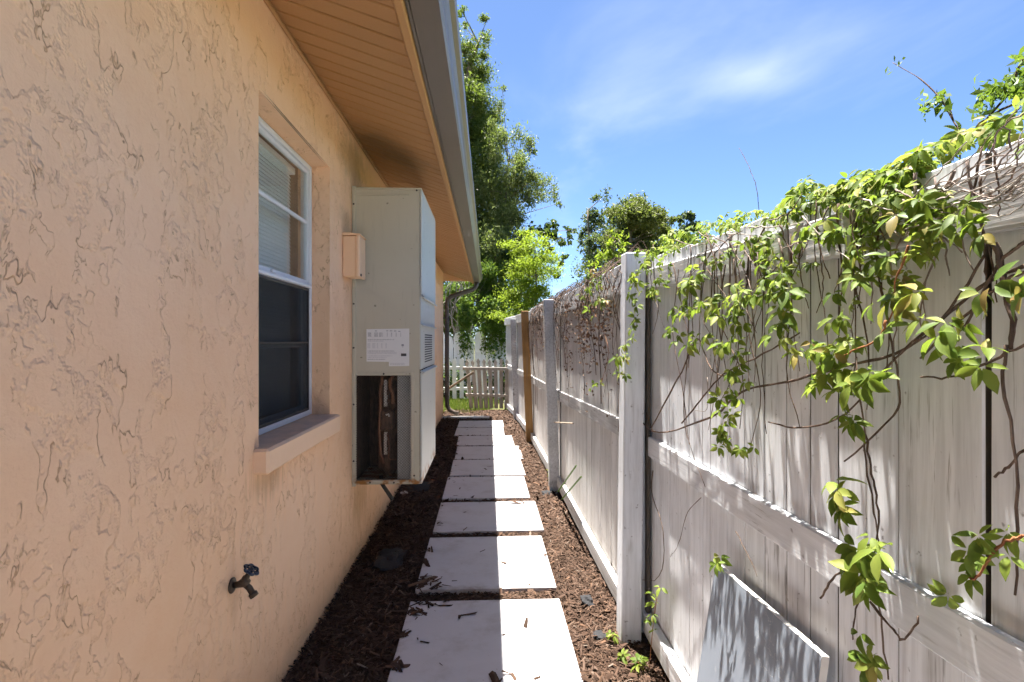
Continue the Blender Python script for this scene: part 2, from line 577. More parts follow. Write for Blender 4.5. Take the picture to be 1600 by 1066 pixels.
        st = t.math('MULTIPLY', t.rng(t.noise(t.mp(q, tuple(v * 3.2 for v in sc)), 3.0, 4, 0.65), 0.56, 0.66), t.rng(t.noise(q, 3.5, 3, 0.6), 0.48, 0.62))
        col = t.mix(t.math('MULTIPLY', st, dirt), col, (0.16, 0.155, 0.145))
        col = t.mix(t.math('MULTIPLY', t.orand(), 0.25), col, tuple(c * 0.8 for c in c_lo))
        if warm:
            z = t.rng(t.math('ADD', t.sep(p)[2], t.math('MULTIPLY', t.math('SUBTRACT', big, 0.5), 0.8)), 0.75, 0.1)
            col = t.mix(t.math('MULTIPLY', z, warm), col, (0.68, 0.64, 0.59))
            mud = t.rng(t.math('ADD', t.sep(p)[2], t.math('MULTIPLY', t.math('SUBTRACT', t.noise(q, 16, 5, 0.7), 0.5), 0.5)), 0.22, 0.02)
            col = t.mix(t.math('MULTIPLY', mud, 0.55), col, (0.27, 0.21, 0.16))
        hh = t.math('ADD', t.math('MULTIPLY', g, 0.8), t.math('MULTIPLY', g2, 0.5))
        return t.end(t.bsdf(col, 0.78, t.bump(hh, 0.42, 0.004), spec=spec))
    M['plank'] = wood('fence_plank_paint', (9, 9, 0.5), (0.77, 0.795, 0.835), (0.58, 0.60, 0.63), 0.62, 0.22)
    M['plank_old'] = wood('old_fence_plank_paint', (9, 9, 0.5), (0.60, 0.595, 0.59), (0.42, 0.41, 0.40), 0.6, 0.3)
    M['rail_old'] = wood('old_fence_rail_paint', (9, 0.6, 9), (0.56, 0.56, 0.565), (0.36, 0.355, 0.35), 0.75)
    M['rail'] = wood('fence_rail_paint', (9, 0.6, 9), (0.79, 0.81, 0.84), (0.60, 0.615, 0.64), 0.65)
    M['post'] = wood('fence_post_paint', (8, 8, 0.6), (0.73, 0.75, 0.785), (0.56, 0.575, 0.60), 0.65)
    M['seam_shade'] = wood('seam_shade_wood', (8, 8, 0.6), (0.115, 0.095, 0.08), (0.06, 0.05, 0.042), 0.4)  # near-black wood, seam shade painted on plank edges and backing boards
    M['raw_post'] = wood('raw_timber', (10, 10, 0.5), (0.30, 0.175, 0.065), (0.235, 0.125, 0.042), 0.25)
    M['picket_old'] = wood('old_picket_paint', (9, 9, 0.6), (0.48, 0.455, 0.42), (0.33, 0.31, 0.275), 0.6)
    M['picket_white'] = wood('white_picket_paint', (7, 7, 0.6), (0.78, 0.78, 0.78), (0.70, 0.70, 0.70), 0.12)
    M['stick'] = wood('grey_stick', (9, 9, 9), (0.30, 0.24, 0.18), (0.20, 0.155, 0.11), 0.5)

    # --- pavers and grey slab
    t = NT('paver_porcelain')
    p = t.vadd(t.pos(), t.comb(t.math('MULTIPLY', t.orand(), 9.0), 0, 0))
    n1 = t.noise(t.mp(p, (1, 2.5, 1)), 3.2, 6, 0.62, 0.8)
    col = t.mix(n1, (0.49, 0.485, 0.505), (0.57, 0.565, 0.585))
    d = t.rng(t.noise(p, 5.0, 6, 0.72), 0.46, 0.76)
    col = t.mix(t.math('MULTIPLY', d, 0.55), col, (0.34, 0.31, 0.285))
    oc = t.sep(t.n('TexCoord').outputs['Object'])
    ed = t.math('MAXIMUM', t.math('ABSOLUTE', oc[0]), t.math('ABSOLUTE', oc[1]))
    ed = t.rng(t.math('ADD', ed, t.math('MULTIPLY', t.math('SUBTRACT', t.noise(p, 11, 5, 0.7), 0.5), 0.22)), 0.345, 0.43)
    col = t.mix(t.math('MULTIPLY', ed, 0.55), col, (0.20, 0.15, 0.11))
    sp = t.rng(t.noise(p, 60, 2), 0.70, 0.76)
    col = t.mix(t.math('MULTIPLY', sp, 0.5), col, (0.28, 0.22, 0.17))
    M['paver'] = t.end(t.bsdf(col, 0.62, t.bump(t.noise(p, 35, 4, 0.6), 0.10, 0.003), spec=0.3))
    t = NT('grey_slab_stone')
    p = t.pos()
    n1 = t.noise(t.mp(p, (2, 2, 1)), 4, 6, 0.65, 0.6)
    col = t.mix(n1, (0.165, 0.188, 0.225), (0.215, 0.24, 0.28))
    veins = t.rng(t.math('ABSOLUTE', t.math('SUBTRACT', t.noise(p, 9, 5, 0.6, 0.5), 0.5)), 0.010, 0.0)
    col = t.mix(t.math('MULTIPLY', veins, t.rng(t.noise(p, 5, 2), 0.55, 0.7, 0, 0.5)), col, (0.45, 0.47, 0.49))
    scf = t.rng(t.noise(t.mp(p, (14, 14, 5)), 4, 4), 0.66, 0.72)
    col = t.mix(t.math('MULTIPLY', scf, 0.15), col, (0.5, 0.5, 0.5))
    M['slab'] = t.end(t.bsdf(col, 0.6, t.bump(n1, 0.15, 0.004), spec=0.3))
    t = NT('sunlit_slab_edge')
    M['slab_edge_sunlit'] = t.end(t.bsdf(t.mix(t.noise(t.pos(), 40, 3), (0.62, 0.60, 0.56), (0.74, 0.72, 0.68)), 0.8))  # sunlight on the slab edges painted as a paler colour

    # --- ground
    t = NT('soil')
    p = t.pos()
    n1 = t.noise(p, 35, 6, 0.7)
    col = t.mix(t.rng(n1, 0.3, 0.7), (0.028, 0.018, 0.012), (0.085, 0.055, 0.037))
    M['soil'] = t.end(t.bsdf(col, 0.95, t.bump(n1, 1.0, 0.02), spec=0.1))
    t = NT('lawn_ground')
    p = t.pos()
    n1 = t.noise(p, 8, 6, 0.7)
    col = t.mix(t.rng(n1, 0.35, 0.65), (0.06, 0.075, 0.02), (0.11, 0.10, 0.045))
    M['lawn'] = t.end(t.bsdf(col, 0.95, t.bump(n1, 1.0, 0.03), spec=0.1))
    t = NT('concrete')
    p = t.pos()
    col = t.mix(t.noise(p, 14, 6, 0.7), (0.36, 0.345, 0.32), (0.50, 0.48, 0.44))
    M['concrete'] = t.end(t.bsdf(col, 0.9, t.bump(t.noise(p, 40, 4), 0.3, 0.005)))
    t = NT('mulch_chip')
    p = t.pos()
    i = t.island()
    col = t.ramp(i, [(0.0, (0.020, 0.012, 0.008)), (0.30, (0.047, 0.027, 0.018)), (0.62, (0.080, 0.048, 0.033)), (0.86, (0.105, 0.070, 0.052)), (0.95, (0.15, 0.085, 0.052)), (1.0, (0.17, 0.14, 0.115))])
    col = t.mix(t.math('MULTIPLY', t.noise(p, 80, 3, 0.6), 0.5), col, (0.05, 0.03, 0.02))
    M['chip'] = t.end(t.bsdf(col, 0.9, t.bump(t.noise(p, 160, 3), 0.4, 0.002), spec=0.15))
    t = NT('dark_cloth')
    M['cloth'] = t.end(t.bsdf(t.mix(t.noise(t.pos(), 60, 4), (0.006, 0.006, 0.007), (0.020, 0.020, 0.023)), 0.9))
    t = NT('pale_rubble')
    M['rubble'] = t.end(t.bsdf(t.mix(t.noise(t.pos(), 50, 4), (0.34, 0.31, 0.28), (0.55, 0.52, 0.48)), 0.95))

    # --- foliage
    def leafmat(name, stops, trans=0.45, rough=0.45, use_obj=False, tcol=None, vein=False):
        t = NT(name)
        r = t.orand() if use_obj else t.island()
        if use_obj:
            r = t.math('FRACT', t.math('ADD', t.math('MULTIPLY', t.island(), 0.25), t.orand()))
        col = t.ramp(r, stops)
        p = t.pos()
        n1 = t.noise(p, 45 if use_obj else 3.0, 3, 0.6)
        col = t.mix(t.math('MULTIPLY', n1, 0.35), col, t.mix(0.5, col, (0.02, 0.035, 0.008)))
        pb = t.bsdf(col, rough, spec=0.28)
        tc = t.mix(0.35, col, tcol or (0.30, 0.42, 0.03))
        tr = t.n('BsdfTranslucent', {'Color': tc})
        mx = t.n('MixShader', {0: trans, 1: pb, 2: tr.outputs[0]})
        return t.end(mx.outputs[0])
    M['creeper'] = leafmat('creeper_leaf', [(0.0, (0.080, 0.135, 0.020)), (0.3, (0.14, 0.205, 0.032)), (0.65, (0.205, 0.265, 0.045)), (0.9, (0.28, 0.31, 0.07)), (1.0, (0.36, 0.28, 0.08))], 0.5, 0.55, use_obj=True)
    M['creeper_young'] = leafmat('creeper_young_leaf', [(0.0, (0.11, 0.18, 0.035)), (0.5, (0.16, 0.22, 0.05)), (0.8, (0.24, 0.24, 0.075)), (1.0, (0.30, 0.19, 0.07))], 0.45, 0.45, use_obj=True)
    M['creeper_stuff'] = leafmat('creeper_mass_leaf', [(0.0, (0.08, 0.135, 0.020)), (0.4, (0.14, 0.205, 0.032)), (0.75, (0.205, 0.265, 0.045)), (1.0, (0.30, 0.31, 0.08))], 0.5, 0.55)
    M['evergreen'] = leafmat('evergreen_leaf', [(0.0, (0.045, 0.078, 0.018)), (0.5, (0.085, 0.125, 0.028)), (0.85, (0.135, 0.175, 0.042)), (1.0, (0.20, 0.23, 0.07))], 0.45, 0.5)
    M['olive'] = leafmat('olive_leaf', [(0.0, (0.08, 0.11, 0.035)), (0.5, (0.13, 0.165, 0.055)), (0.85, (0.19, 0.22, 0.085)), (1.0, (0.26, 0.28, 0.14))], 0.45, 0.5)
    M['dark_leaf'] = leafmat('dark_round_leaf', [(0.0, (0.018, 0.040, 0.016)), (0.6, (0.035, 0.065, 0.024)), (1.0, (0.07, 0.11, 0.04))], 0.3, 0.4)
    M['lime'] = leafmat('lime_leaf', [(0.0, (0.15, 0.22, 0.016)), (0.5, (0.22, 0.30, 0.025)), (1.0, (0.32, 0.40, 0.04))], 0.55, 0.5)
    M['bush'] = leafmat('bush_leaf', [(0.0, (0.045, 0.095, 0.015)), (0.5, (0.085, 0.16, 0.026)), (1.0, (0.17, 0.25, 0.05))], 0.4, 0.5)
    M['far_leaf'] = leafmat('far_leaf', [(0.0, (0.070, 0.090, 0.030)), (0.5, (0.115, 0.135, 0.042)), (1.0, (0.19, 0.19, 0.07))], 0.35, 0.5)
    M['far_leaf2'] = leafmat('far_leaf_blue', [(0.0, (0.045, 0.070, 0.042)), (0.6, (0.075, 0.105, 0.058)), (1.0, (0.13, 0.16, 0.085))], 0.35, 0.5)
    M['dry_leaf'] = leafmat('dry_leaf', [(0.0, (0.065, 0.035, 0.025)), (0.5, (0.13, 0.075, 0.055)), (0.85, (0.20, 0.13, 0.09)), (1.0, (0.30, 0.19, 0.09))], 0.2, 0.7, tcol=(0.2, 0.1, 0.05))
    M['grass'] = leafmat('grass_blade', [(0.0, (0.07, 0.12, 0.02)), (0.6, (0.14, 0.20, 0.035)), (1.0, (0.25, 0.27, 0.08))], 0.35, 0.6)

    def bark(name, c1, c2, s=30):
        t = NT(name)
        p = t.pos()
        n1 = t.noise(t.mp(p, (1, 1, 0.35)), s, 5, 0.65)
        return t.end(t.bsdf(t.mix(t.rng(n1, 0.3, 0.7), c1, c2), 0.9, t.bump(n1, 0.6, 0.01), spec=0.2))
    M['bark'] = bark('bark', (0.10, 0.08, 0.06), (0.24, 0.20, 0.15))
    M['stem'] = bark('vine_stem', (0.060, 0.040, 0.030), (0.15, 0.105, 0.08), 60)
    M['stem_grey'] = bark('bare_vine_stem', (0.22, 0.19, 0.165), (0.42, 0.38, 0.34), 60)
    M['stem_red'] = bark('young_stem', (0.20, 0.075, 0.035), (0.30, 0.14, 0.06), 60)
    M['dry_twig'] = bark('dry_twig', (0.12, 0.09, 0.075), (0.27, 0.215, 0.185), 60)


make_materials()

# ================================================================== large structure

# ---- ground -------------------------------------------------------
g = MB().quad((-400, -400, -0.03), (400, -400, -0.03), (400, 400, -0.03), (-400, 400, -0.03))
tag(g.build('ground', M['lawn']), kind='structure')

def bump_sheet(name, x0, x1, y0, y1, nx, ny, amp, z0, mat):
    xs = np.linspace(x0, x1, nx); ys = np.linspace(y0, y1, ny)
    X, Y = np.meshgrid(xs, ys)
    Z = z0 + amp * (np.sin(X * 7.1 + 1.3 * np.sin(Y * 2.3)) * np.sin(Y * 4.7 + X * 2.0) * 0.6 + rng.normal(0, 0.25, X.shape))
    V = np.stack([X.ravel(), Y.ravel(), Z.ravel()], 1)
    i = np.arange(nx * ny).reshape(ny, nx)
    F = np.stack([i[:-1, :-1].ravel(), i[:-1, 1:].ravel(), i[1:, 1:].ravel(), i[1:, :-1].ravel()], 1)
    o = link(name, np_mesh(name, V, F, mat, True))
    return o

tag(bump_sheet('mulch_bed', -0.84, 1.0, -2.5, 10.9, 60, 380, 0.008, 0.0, M['soil']), kind='structure')

tag(MB().quad((-9, -14, -0.02), (9, -14, -0.02), (9, -2.52, -0.02), (-9, -2.52, -0.02)).build('unseen_bounce_slab', M['concrete']), kind='structure')  # pale ground added behind the camera to bounce light forward

# ---- house --------------------------------------------------------
WX = -0.807
Y0, Y1 = -3.0, 9.91
house = tag(empty('house', (WX, 3.0, 0.0)), 'peach stucco single-storey house with brown eave running down the left side', 'house')
WY0, WY1, WZ0, WZ1 = 1.972, 2.84, 0.985, 2.245
REC = 0.088


def house_wall():
    m = MB()
    zt = 2.68
    x = WX
    m.quad((x, Y0, -0.1), (x, WY0, -0.1), (x, WY0, zt), (x, Y0, zt))
    m.quad((x, WY1, -0.1), (x, Y1, -0.1), (x, Y1, zt), (x, WY1, zt))
    m.quad((x, WY0, -0.1), (x, WY1, -0.1), (x, WY1, WZ0), (x, WY0, WZ0))
    m.quad((x, WY0, WZ1), (x, WY1, WZ1), (x, WY1, zt), (x, WY0, zt))
    xi = x - 0.16
    m.quad((x, WY0, WZ0), (xi, WY0, WZ0), (xi, WY0, WZ1), (x, WY0, WZ1))
    m.quad((x, WY1, WZ0), (xi, WY1, WZ0), (xi, WY1, WZ1), (x, WY1, WZ1))
    m.quad((x, WY0, WZ1), (x, WY1, WZ1), (xi, WY1, WZ1), (xi, WY0, WZ1))
    m.quad((x, WY0, WZ0), (x, WY1, WZ0), (xi, WY1, WZ0), (xi, WY0, WZ0))
    # end walls and back wall
    m.quad((x, Y1, -0.1), (-7, Y1, -0.1), (-7, Y1, zt), (x, Y1, zt))
    m.quad((x, Y0, -0.1), (-7, Y0, -0.1), (-7, Y0, zt), (x, Y0, zt))
    m.quad((-7, Y0, -0.1), (-7, Y1, -0.1), (-7, Y1, zt), (-7, Y0, zt))
    me = bpy.data.meshes.new('wall')
    me.from_pydata(m.v, [], m.f)
    bm = bmesh.new(); bm.from_mesh(me)
    bmesh.ops.remove_doubles(bm, verts=bm.verts, dist=1e-5)
    # soften the outer edges of the window opening
    es = [e for e in bm.edges if all(abs(v.co.x - x) < 1e-4 and WY0 - 1e-3 < v.co.y < WY1 + 1e-3 and WZ0 - 1e-3 < v.co.z < WZ1 + 1e-3 for v in e.verts)
          and (abs(e.verts[0].co.y - e.verts[1].co.y) < 1e-4 or abs(e.verts[0].co.z - e.verts[1].co.z) < 1e-4)]
    bmesh.ops.bevel(bm, geom=es, offset=0.012, segments=3, affect='EDGES', profile=0.5)
    bmesh.ops.recalc_face_normals(bm, faces=bm.faces)
    bm.to_mesh(me); bm.free()
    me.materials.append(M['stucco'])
    return local(link('wall', me, house))


house_wall()
# eave section: soffit falls from the wall to the fascia
SX0, SZ0 = WX, 2.605
SX1, SZ1 = -0.302, 2.436
sl = (SZ1 - SZ0) / (SX1 - SX0)
soffit = MB().prism([(SX0 - 0.3, SZ0 + 0.016 - sl * 0.3), (SX1, SZ1 + 0.016), (SX1, SZ1 + 0.024), (SX0 - 0.3, SZ0 + 0.024 - sl * 0.3)], Y0, Y1 + 0.28).build('soffit', M['groove_shade'], house)
# planks: shared mesh, one object each
ln = math.hypot(SX1 - SX0, SZ1 - SZ0)
ang = math.atan2(SZ1 - SZ0, SX1 - SX0)
pm = MB().cbox(0, ln - 0.002, 0.0045, 0.0955, 0.0, 0.012, 0.0035).mesh('soffit_plank', M['soffit'])
yy = -0.8
k = 0
while yy < Y1 + 0.24:
    o = link('soffit_plank', pm, soffit)
    local(o)
    o.location = (SX0, yy, SZ0 + random.uniform(-0.0008, 0.0008))
    o.rotation_euler = (0, -ang, 0)
    yy += 0.1
# end cap trim of soffit at the wall
MB().cbox(SX0 + 0.001, SX0 + 0.016, Y0, Y1 + 0.05, SZ0 - 0.028, SZ0 - 0.008, 0.004).build('soffit_trim', M['soffit'], house)
# fascia trim
fas = MB()
fas.cbox(SX1 + 0.001, SX1 + 0.036, Y0, Y1 + 0.28, SZ1 - 0.018, SZ1 + 0.016, 0.006)
fas.build('fascia_trim', M['soffit'], house)
MB().cbox(SX1 + 0.037, SX1 + 0.052, Y0, Y1 + 0.28, SZ1 - 0.004, SZ1 + 0.15, 0.003).build('fascia', M['gutter'], house)
gx = SX1 + 0.054
gz = SZ1 - 0.006
prof = [(gx, gz), (gx + 0.092, gz), (gx + 0.100, gz + 0.012), (gx + 0.106, gz + 0.035), (gx + 0.118, gz + 0.055), (gx + 0.135, gz + 0.066), (gx + 0.139, gz + 0.085),
        (gx + 0.139, gz + 0.100), (gx + 0.133, gz + 0.100), (gx + 0.130, gz + 0.072), (gx + 0.112, gz + 0.06), (gx + 0.099, gz + 0.036), (gx + 0.093, gz + 0.006), (gx + 0.004, gz + 0.006), (gx + 0.004, gz + 0.11), (gx, gz + 0.11)]
gut = MB().prism(prof, Y0, Y1 + 0.30).build('gutter', M['gutter'], house)
MB().prism([(gx + 0.001, gz + 0.001), (gx + 0.092, gz + 0.001), (gx + 0.106, gz + 0.035), (gx + 0.135, gz + 0.066), (gx + 0.138, gz + 0.098), (gx + 0.001, gz + 0.098)], Y1 + 0.302, Y1 + 0.306).build('gutter_end_cap', M['gutter'], gut)
# roof slab
rs = math.tan(R(18.5))
MB().prism([(gx + 0.03, gz + 0.13), (gx + 0.03, gz + 0.155), (-3.9, gz + 0.155 + rs * (gx + 0.03 + 3.9)), (-7.4, gz + 0.155), (-7.4, gz + 0.13), (-3.9, gz + 0.13 + rs * (gx + 0.03 + 3.9))], Y0 - 0.1, Y1 + 0.30).build('roof', M['shingle'], house)
# gable fill at the far end
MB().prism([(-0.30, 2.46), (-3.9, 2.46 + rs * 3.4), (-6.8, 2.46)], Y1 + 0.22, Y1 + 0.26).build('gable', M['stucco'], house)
# downspout
ds = MB()
yd = 9.83
pts = [(-0.215, yd + 0.2, gz + 0.02), (-0.215, yd + 0.2, gz - 0.05), (-0.235, yd + 0.18, gz - 0.10), (-0.30, yd + 0.14, gz - 0.15), (-0.55, yd + 0.05, gz - 0.235), (-0.66, yd, gz - 0.275), (-0.715, yd, gz - 0.32), (-0.735, yd, gz - 0.40), (-0.735, yd, 1.2), (-0.735, yd, 0.30), (-0.728, yd, 0.20), (-0.69, yd, 0.135), (-0.62, yd, 0.095), (-0.53, yd, 0.065)]
ds.tube(pts, 0.040, 8)
dso = ds.build('downspout', M['downspout'], house, True)
for z in (1.75, 0.62):
    MB().cbox(-0.80, -0.69, yd - 0.047, yd - 0.042, z, z + 0.03, 0.001).build('strap', M['downspout'], dso)

# ---- window -------------------------------------------------------
FX = WX - REC


def rect_frame(x0, x1, y0, y1, z0, z1, w, c=0.003):
    m = MB()
    m.cbox(x0, x1, y0, y0 + w, z0, z1, c)
    m.cbox(x0, x1, y1 - w, y1, z0, z1, c)
    m.cbox(x0, x1, y0 + w + .0002, y1 - w - .0002, z0, z0 + w, c)
    m.cbox(x0, x1, y0 + w + .0002, y1 - w - .0002, z1 - w, z1, c)
    return m


window = rect_frame(FX - 0.05, FX, WY0 + 0.002, WY1 - 0.002, WZ0 + 0.004, WZ1 - 0.002, 0.024).build('window', M['alu'], house)
zm = 1.655
ya, yb = WY0 + 0.028, WY1 - 0.028
# upper sash
rect_frame(FX - 0.028, FX - 0.008, ya, yb, zm - 0.012, WZ1 - 0.028, 0.020).build('upper_sash', M['alu'], window)
MB().cbox(FX - 0.026, FX - 0.010, ya + 0.0205, yb - 0.0205, 1.944, 1.962, 0.003).build('muntin', M['alu'], window)
MB().box(FX - 0.020, FX - 0.017, ya + 0.01, yb - 0.01, zm, 1.944).build('pane', M['glass'], window)
MB().box(FX - 0.020, FX - 0.017, ya + 0.01, yb - 0.01, 1.962, WZ1 - 0.035).build('pane', M['glass'], window)
# meeting rail + latch
MB().cbox(FX - 0.012, FX + 0.006, ya - .002, yb + .002, zm - 0.030, zm - 0.0125, 0.003).build('meeting_rail', M['alu'], window)
MB().cbox(FX - 0.010, FX + 0.004, 2.32, 2.36, zm - 0.011, zm + 0.004, 0.003).build('latch', M['alu'], window)
# lower sash and insect screen
rect_frame(FX - 0.049, FX - 0.031, ya, yb, WZ0 + 0.03, zm + 0.01, 0.024).build('lower_sash', M['alu'], window)
MB().box(FX - 0.042, FX - 0.039, ya + 0.01, yb - 0.01, WZ0 + 0.04, zm).build('pane', M['glass'], window)
MB().cbox(FX - 0.046, FX - 0.034, ya + 0.0245, yb - 0.0245, 1.33, 1.348, 0.003).build('muntin', M['alu'], window)
rect_frame(FX - 0.014, FX - 0.006, ya, yb, WZ0 + 0.028, zm - 0.032, 0.012, 0.002).build('screen_frame', M['wire'], window)
MB().box(FX - 0.0105, FX - 0.0095, ya + 0.01, yb - 0.01, WZ0 + 0.036, zm - 0.04).build('insect_screen', M['screen'], window)
MB().cbox(FX - 0.0085, FX - 0.002, ya + 0.013, yb - 0.013, 1.349, 1.357, 0.002).build('screen_bar', M['wire'], window)
# sill
sm = MB()
sm.cbox(WX - 0.10, WX + 0.052, WY0 - 0.045, WY1 + 0.012, 0.898, WZ0 + 0.002, 0.009)
sm.build('sill', M['sill'], window)
# blinds: every slat a part
blm = MB().cbox(-0.012, 0.012, WY0 + 0.05, WY1 - 0.05, -0.0012, 0.0012, 0.0006).mesh('slat', M['slat'])
zz = WZ0 + 0.06
while zz < WZ1 - 0.06:
    o = link('slat', blm, window)
    local(o)
    o.location = (FX - 0.095, 0, zz)
    o.rotation_euler = (0, R(66), 0)
    zz += 0.0180
MB().cbox(FX - 0.12, FX - 0.07, WY0 + 0.04, WY1 - 0.04, WZ1 - 0.055, WZ1 - 0.02, 0.003).build('head_rail', M['slat'], window)
MB().box(-6.98, WX - 0.17, Y0 + 0.02, Y1 - 0.02, 2.50, 2.54).build('ceiling', M['room'], house)
MB().box(-3.2, -3.15, 0.6, 4.4, -0.05, 2.49).build('partition', M['room'], house)

# ---- fence --------------------------------------------------------
fence = tag(empty('privacy_fence', (0.72, 2.4, 0.0)), 'tall weathered white wooden privacy fence with vertical planks along the right side', 'fence')


def lerp(a, b, t): return a + (b - a) * t


def fence_section(A, B, seams, topz, rails, old=''):
    """A,B: plan points of the plank front plane; seams: distances along A->B; rails: list of (zA,zB) rail bottoms"""
    A = Vector((A[0], A[1], 0)); B = Vector((B[0], B[1], 0))
    d = (B - A); Ln = d.length; d.normalize()
    nrm = Vector((-d.y, d.x, 0))
    if nrm.x > 0: nrm = -nrm                     # towards the path
    for s0, s1 in zip(seams[:-1], seams[1:]):
        t = (s0 + s1) / 2 / Ln
        zt = lerp(topz[0], topz[1], t) + random.uniform(-0.008, 0.008)
        off = random.uniform(-0.001, 0.001)
        P = A + d * s0
        Mx = Matrix(((d.x, -nrm.x, 0, P.x), (d.y, -nrm.y, 0, P.y), (0, 0, 1, 0), (0, 0, 0, 1)))
        Mx = Mx @ Matrix.Rotation(random.uniform(-0.0025, 0.0025), 4, 'Y')
        gp = random.uniform(0.0010, 0.0024)
        m = MB().cbox(gp, s1 - s0 - gp, off, off + 0.018, 0.03 + random.uniform(0, .02), zt, 0.003, Mx)
        me = m.mesh('plank', M['plank' + old])
        me.materials.append(M['seam_shade'])         # dark edge colour paints the shade inside the seams
        for pl in me.polygons:
            if abs(pl.normal.dot(d)) > 0.8: pl.material_index = 1
        local(link('plank', me, fence))
        # dark board added behind each joint so the seam stays dark
        MB().cbox(-0.05, 0.05, 0.0225, 0.040, 0.04, zt - 0.012, 0.003, Mx).build('seam_backing', M['seam_shade'], fence)
    for ri, (za, zb, h, th) in enumerate(rails):
        m = MB()
        nseg = max(2, int(Ln / 0.4))
        bow = random.uniform(-0.008, 0.008)
        prev = None
        vs, fs = [], []
        c = 0.004
        for i in range(nseg + 1):
            t = i / nseg
            z = lerp(za, zb, t) + bow * math.sin(math.pi * t) + random.uniform(-0.001, 0.001)
            P = A + d * (0.004 + (Ln - 0.008) * t)
            ring = [(0.0035, 0), (th - c, 0), (th, c), (th, h - c), (th - c, h), (0.0035, h)]
            for w, u in ring:
                q = P + nrm * w
                vs.append((q.x, q.y, z + u))
        for i in range(nseg):
            for k in range(6):
                k2 = (k + 1) % 6
                fs.append((i * 6 + k, i * 6 + k2, i * 6 + 6 + k2, i * 6 + 6 + k))
        fs.append(tuple(range(6))); fs.append(tuple(nseg * 6 + k for k in range(6)))
        m.add(vs, fs).build('rail', M['rail_old' if ri == 0 else 'rail' + old], fence)


# section beside the camera: seam positions measured along the path
PX = 0.738
seam_y = [2.60, 2.47, 2.34, 2.21, 1.99, 1.867, 1.80, 1.666, 1.552, 1.44, 1.334, 1.235, 1.137, 1.046, 0.962, 0.786, 0.64, 0.50, 0.36, 0.22, 0.08, -0.06, -0.2, -0.34, -0.48, -0.62, -0.76, -0.9, -1.04, -1.18, -1.32, -1.46, -1.6, -1.74, -1.88, -2.02, -2.16]
fence_section((PX, 2.60), (PX, -2.16), [2.60 - s for s in seam_y], (1.752, 1.475),
              [(1.600, 1.372, 0.089, 0.028), (0.838, 0.90, 0.089, 0.020), (0.045, 0.045, 0.089, 0.038)])


def even(Ln, w):
    s = [0.0]
    while s[-1] < Ln - w * 0.6: s.append(s[-1] + w * random.uniform(0.86, 1.08))
    s[-1] = Ln
    return s


sec = [((0.69, 2.50), (0.645, 4.86), (1.745, 1.735), (1.606, 1.60), (0.878, 0.825), (0.03, 0.07)),
       ((0.645, 4.93), (0.60, 7.30), (1.745, 1.80), (1.60, 1.655), (0.83, 0.80), (0.05, 0.05)),
       ((0.60, 7.38), (0.50, 9.36), (1.78, 1.80), (1.63, 1.66), (0.80, 0.80), (0.05, 0.05)),
       ((0.50, 9.46), (0.36, 11.25), (1.80, 1.83), (1.65, 1.68), (0.80, 0.82), (0.05, 0.05))]
for A, B, tz, r1, r2, r3 in sec:
    Ln = math.dist(A, B)
    fence_section(A, B, even(Ln, 0.14), tz, [(r1[0], r1[1], 0.135, 0.034), (*r2, 0.089, 0.020), (*r3, 0.089, 0.038)], '_old')


def post(x, y, w, h, lean_x=0.0, lean_y=0.0, mat='post', parent=None, name='post', rz=0.0):
    Mx = Matrix.Translation((x, y, 0)) @ Matrix.Rotation(rz, 4, 'Z')
    sh = Matrix(((1, 0, lean_x / h, 0), (0, 1, lean_y / h, 0), (0, 0, 1, 0), (0, 0, 0, 1)))
    m = MB().cbox(0, w, 0, w, -0.05, h, 0.005, Mx @ sh)
    return m.build(name, M[mat], parent)


post(0.592, 2.43, 0.092, 1.757, 0.022, 0.0, parent=fence, rz=0.02)
post(0.575, 0.0, 0.092, 1.60, 0.0, 0.0, parent=fence)
post(0.545, 4.86, 0.092, 1.73, -0.055, 0.0, mat='rail_old', parent=fence)
post(0.435, 9.37, 0.092, 1.74, -0.06, 0.02, mat='rail_old', parent=fence)
# narrow filler board behind the nearest post
MB().cbox(0.668, 0.736, 2.480, 2.496, 0.03, 1.735, 0.003).build('filler_board', M['post'], fence)
yp = post(0.508, 7.30, 0.095, 1.76, -0.072, -0.01, mat='raw_post', name='timber_post')
tag(yp, 'bare yellow-brown timber post leaning in front of the white fence', 'post')

# ---- far picket fences and gate ----------------------------------
def picket(w, h, th, style, Mx=None):
    """board with a shaped head, in x-z plane, thickness along y"""
    if style == 'round':
        prof = [(0, 0), (w, 0), (w, h - w * 0.5)] + [(w / 2 + w / 2 * math.cos(a), h - w * 0.5 + w / 2 * math.sin(a)) for a in (R(45), R(90), R(135))] + [(0, h - w * 0.5)]
    elif style == 'spade':
        n = w * 0.24
        prof = [(0, 0), (w, 0), (w, h - 0.17), (w - n, h - 0.13), (w - n * 0.3, h - 0.085), (w, h - 0.06), (w * 0.72, h - 0.03), (w / 2, h), (w * 0.28, h - 0.03), (0, h - 0.06), (n * 0.3, h - 0.085), (n, h - 0.13), (0, h - 0.17)]
    else:
        prof = [(0, 0), (w, 0), (w, h - w * 0.3), (w * 0.7, h), (w * 0.3, h), (0, h - w * 0.3)]
    k = len(prof)
    vs = [(x, -th / 2, z) for x, z in prof] + [(x, th / 2, z) for x, z in prof]
    fs = [(i, (i + 1) % k, k + (i + 1) % k, k + i) for i in range(k)] + [tuple(range(k)), tuple(range(k, 2 * k))]
    if Mx is not None: vs = [Mx @ Vector(v) for v in vs]
    return MB().add(vs, fs)


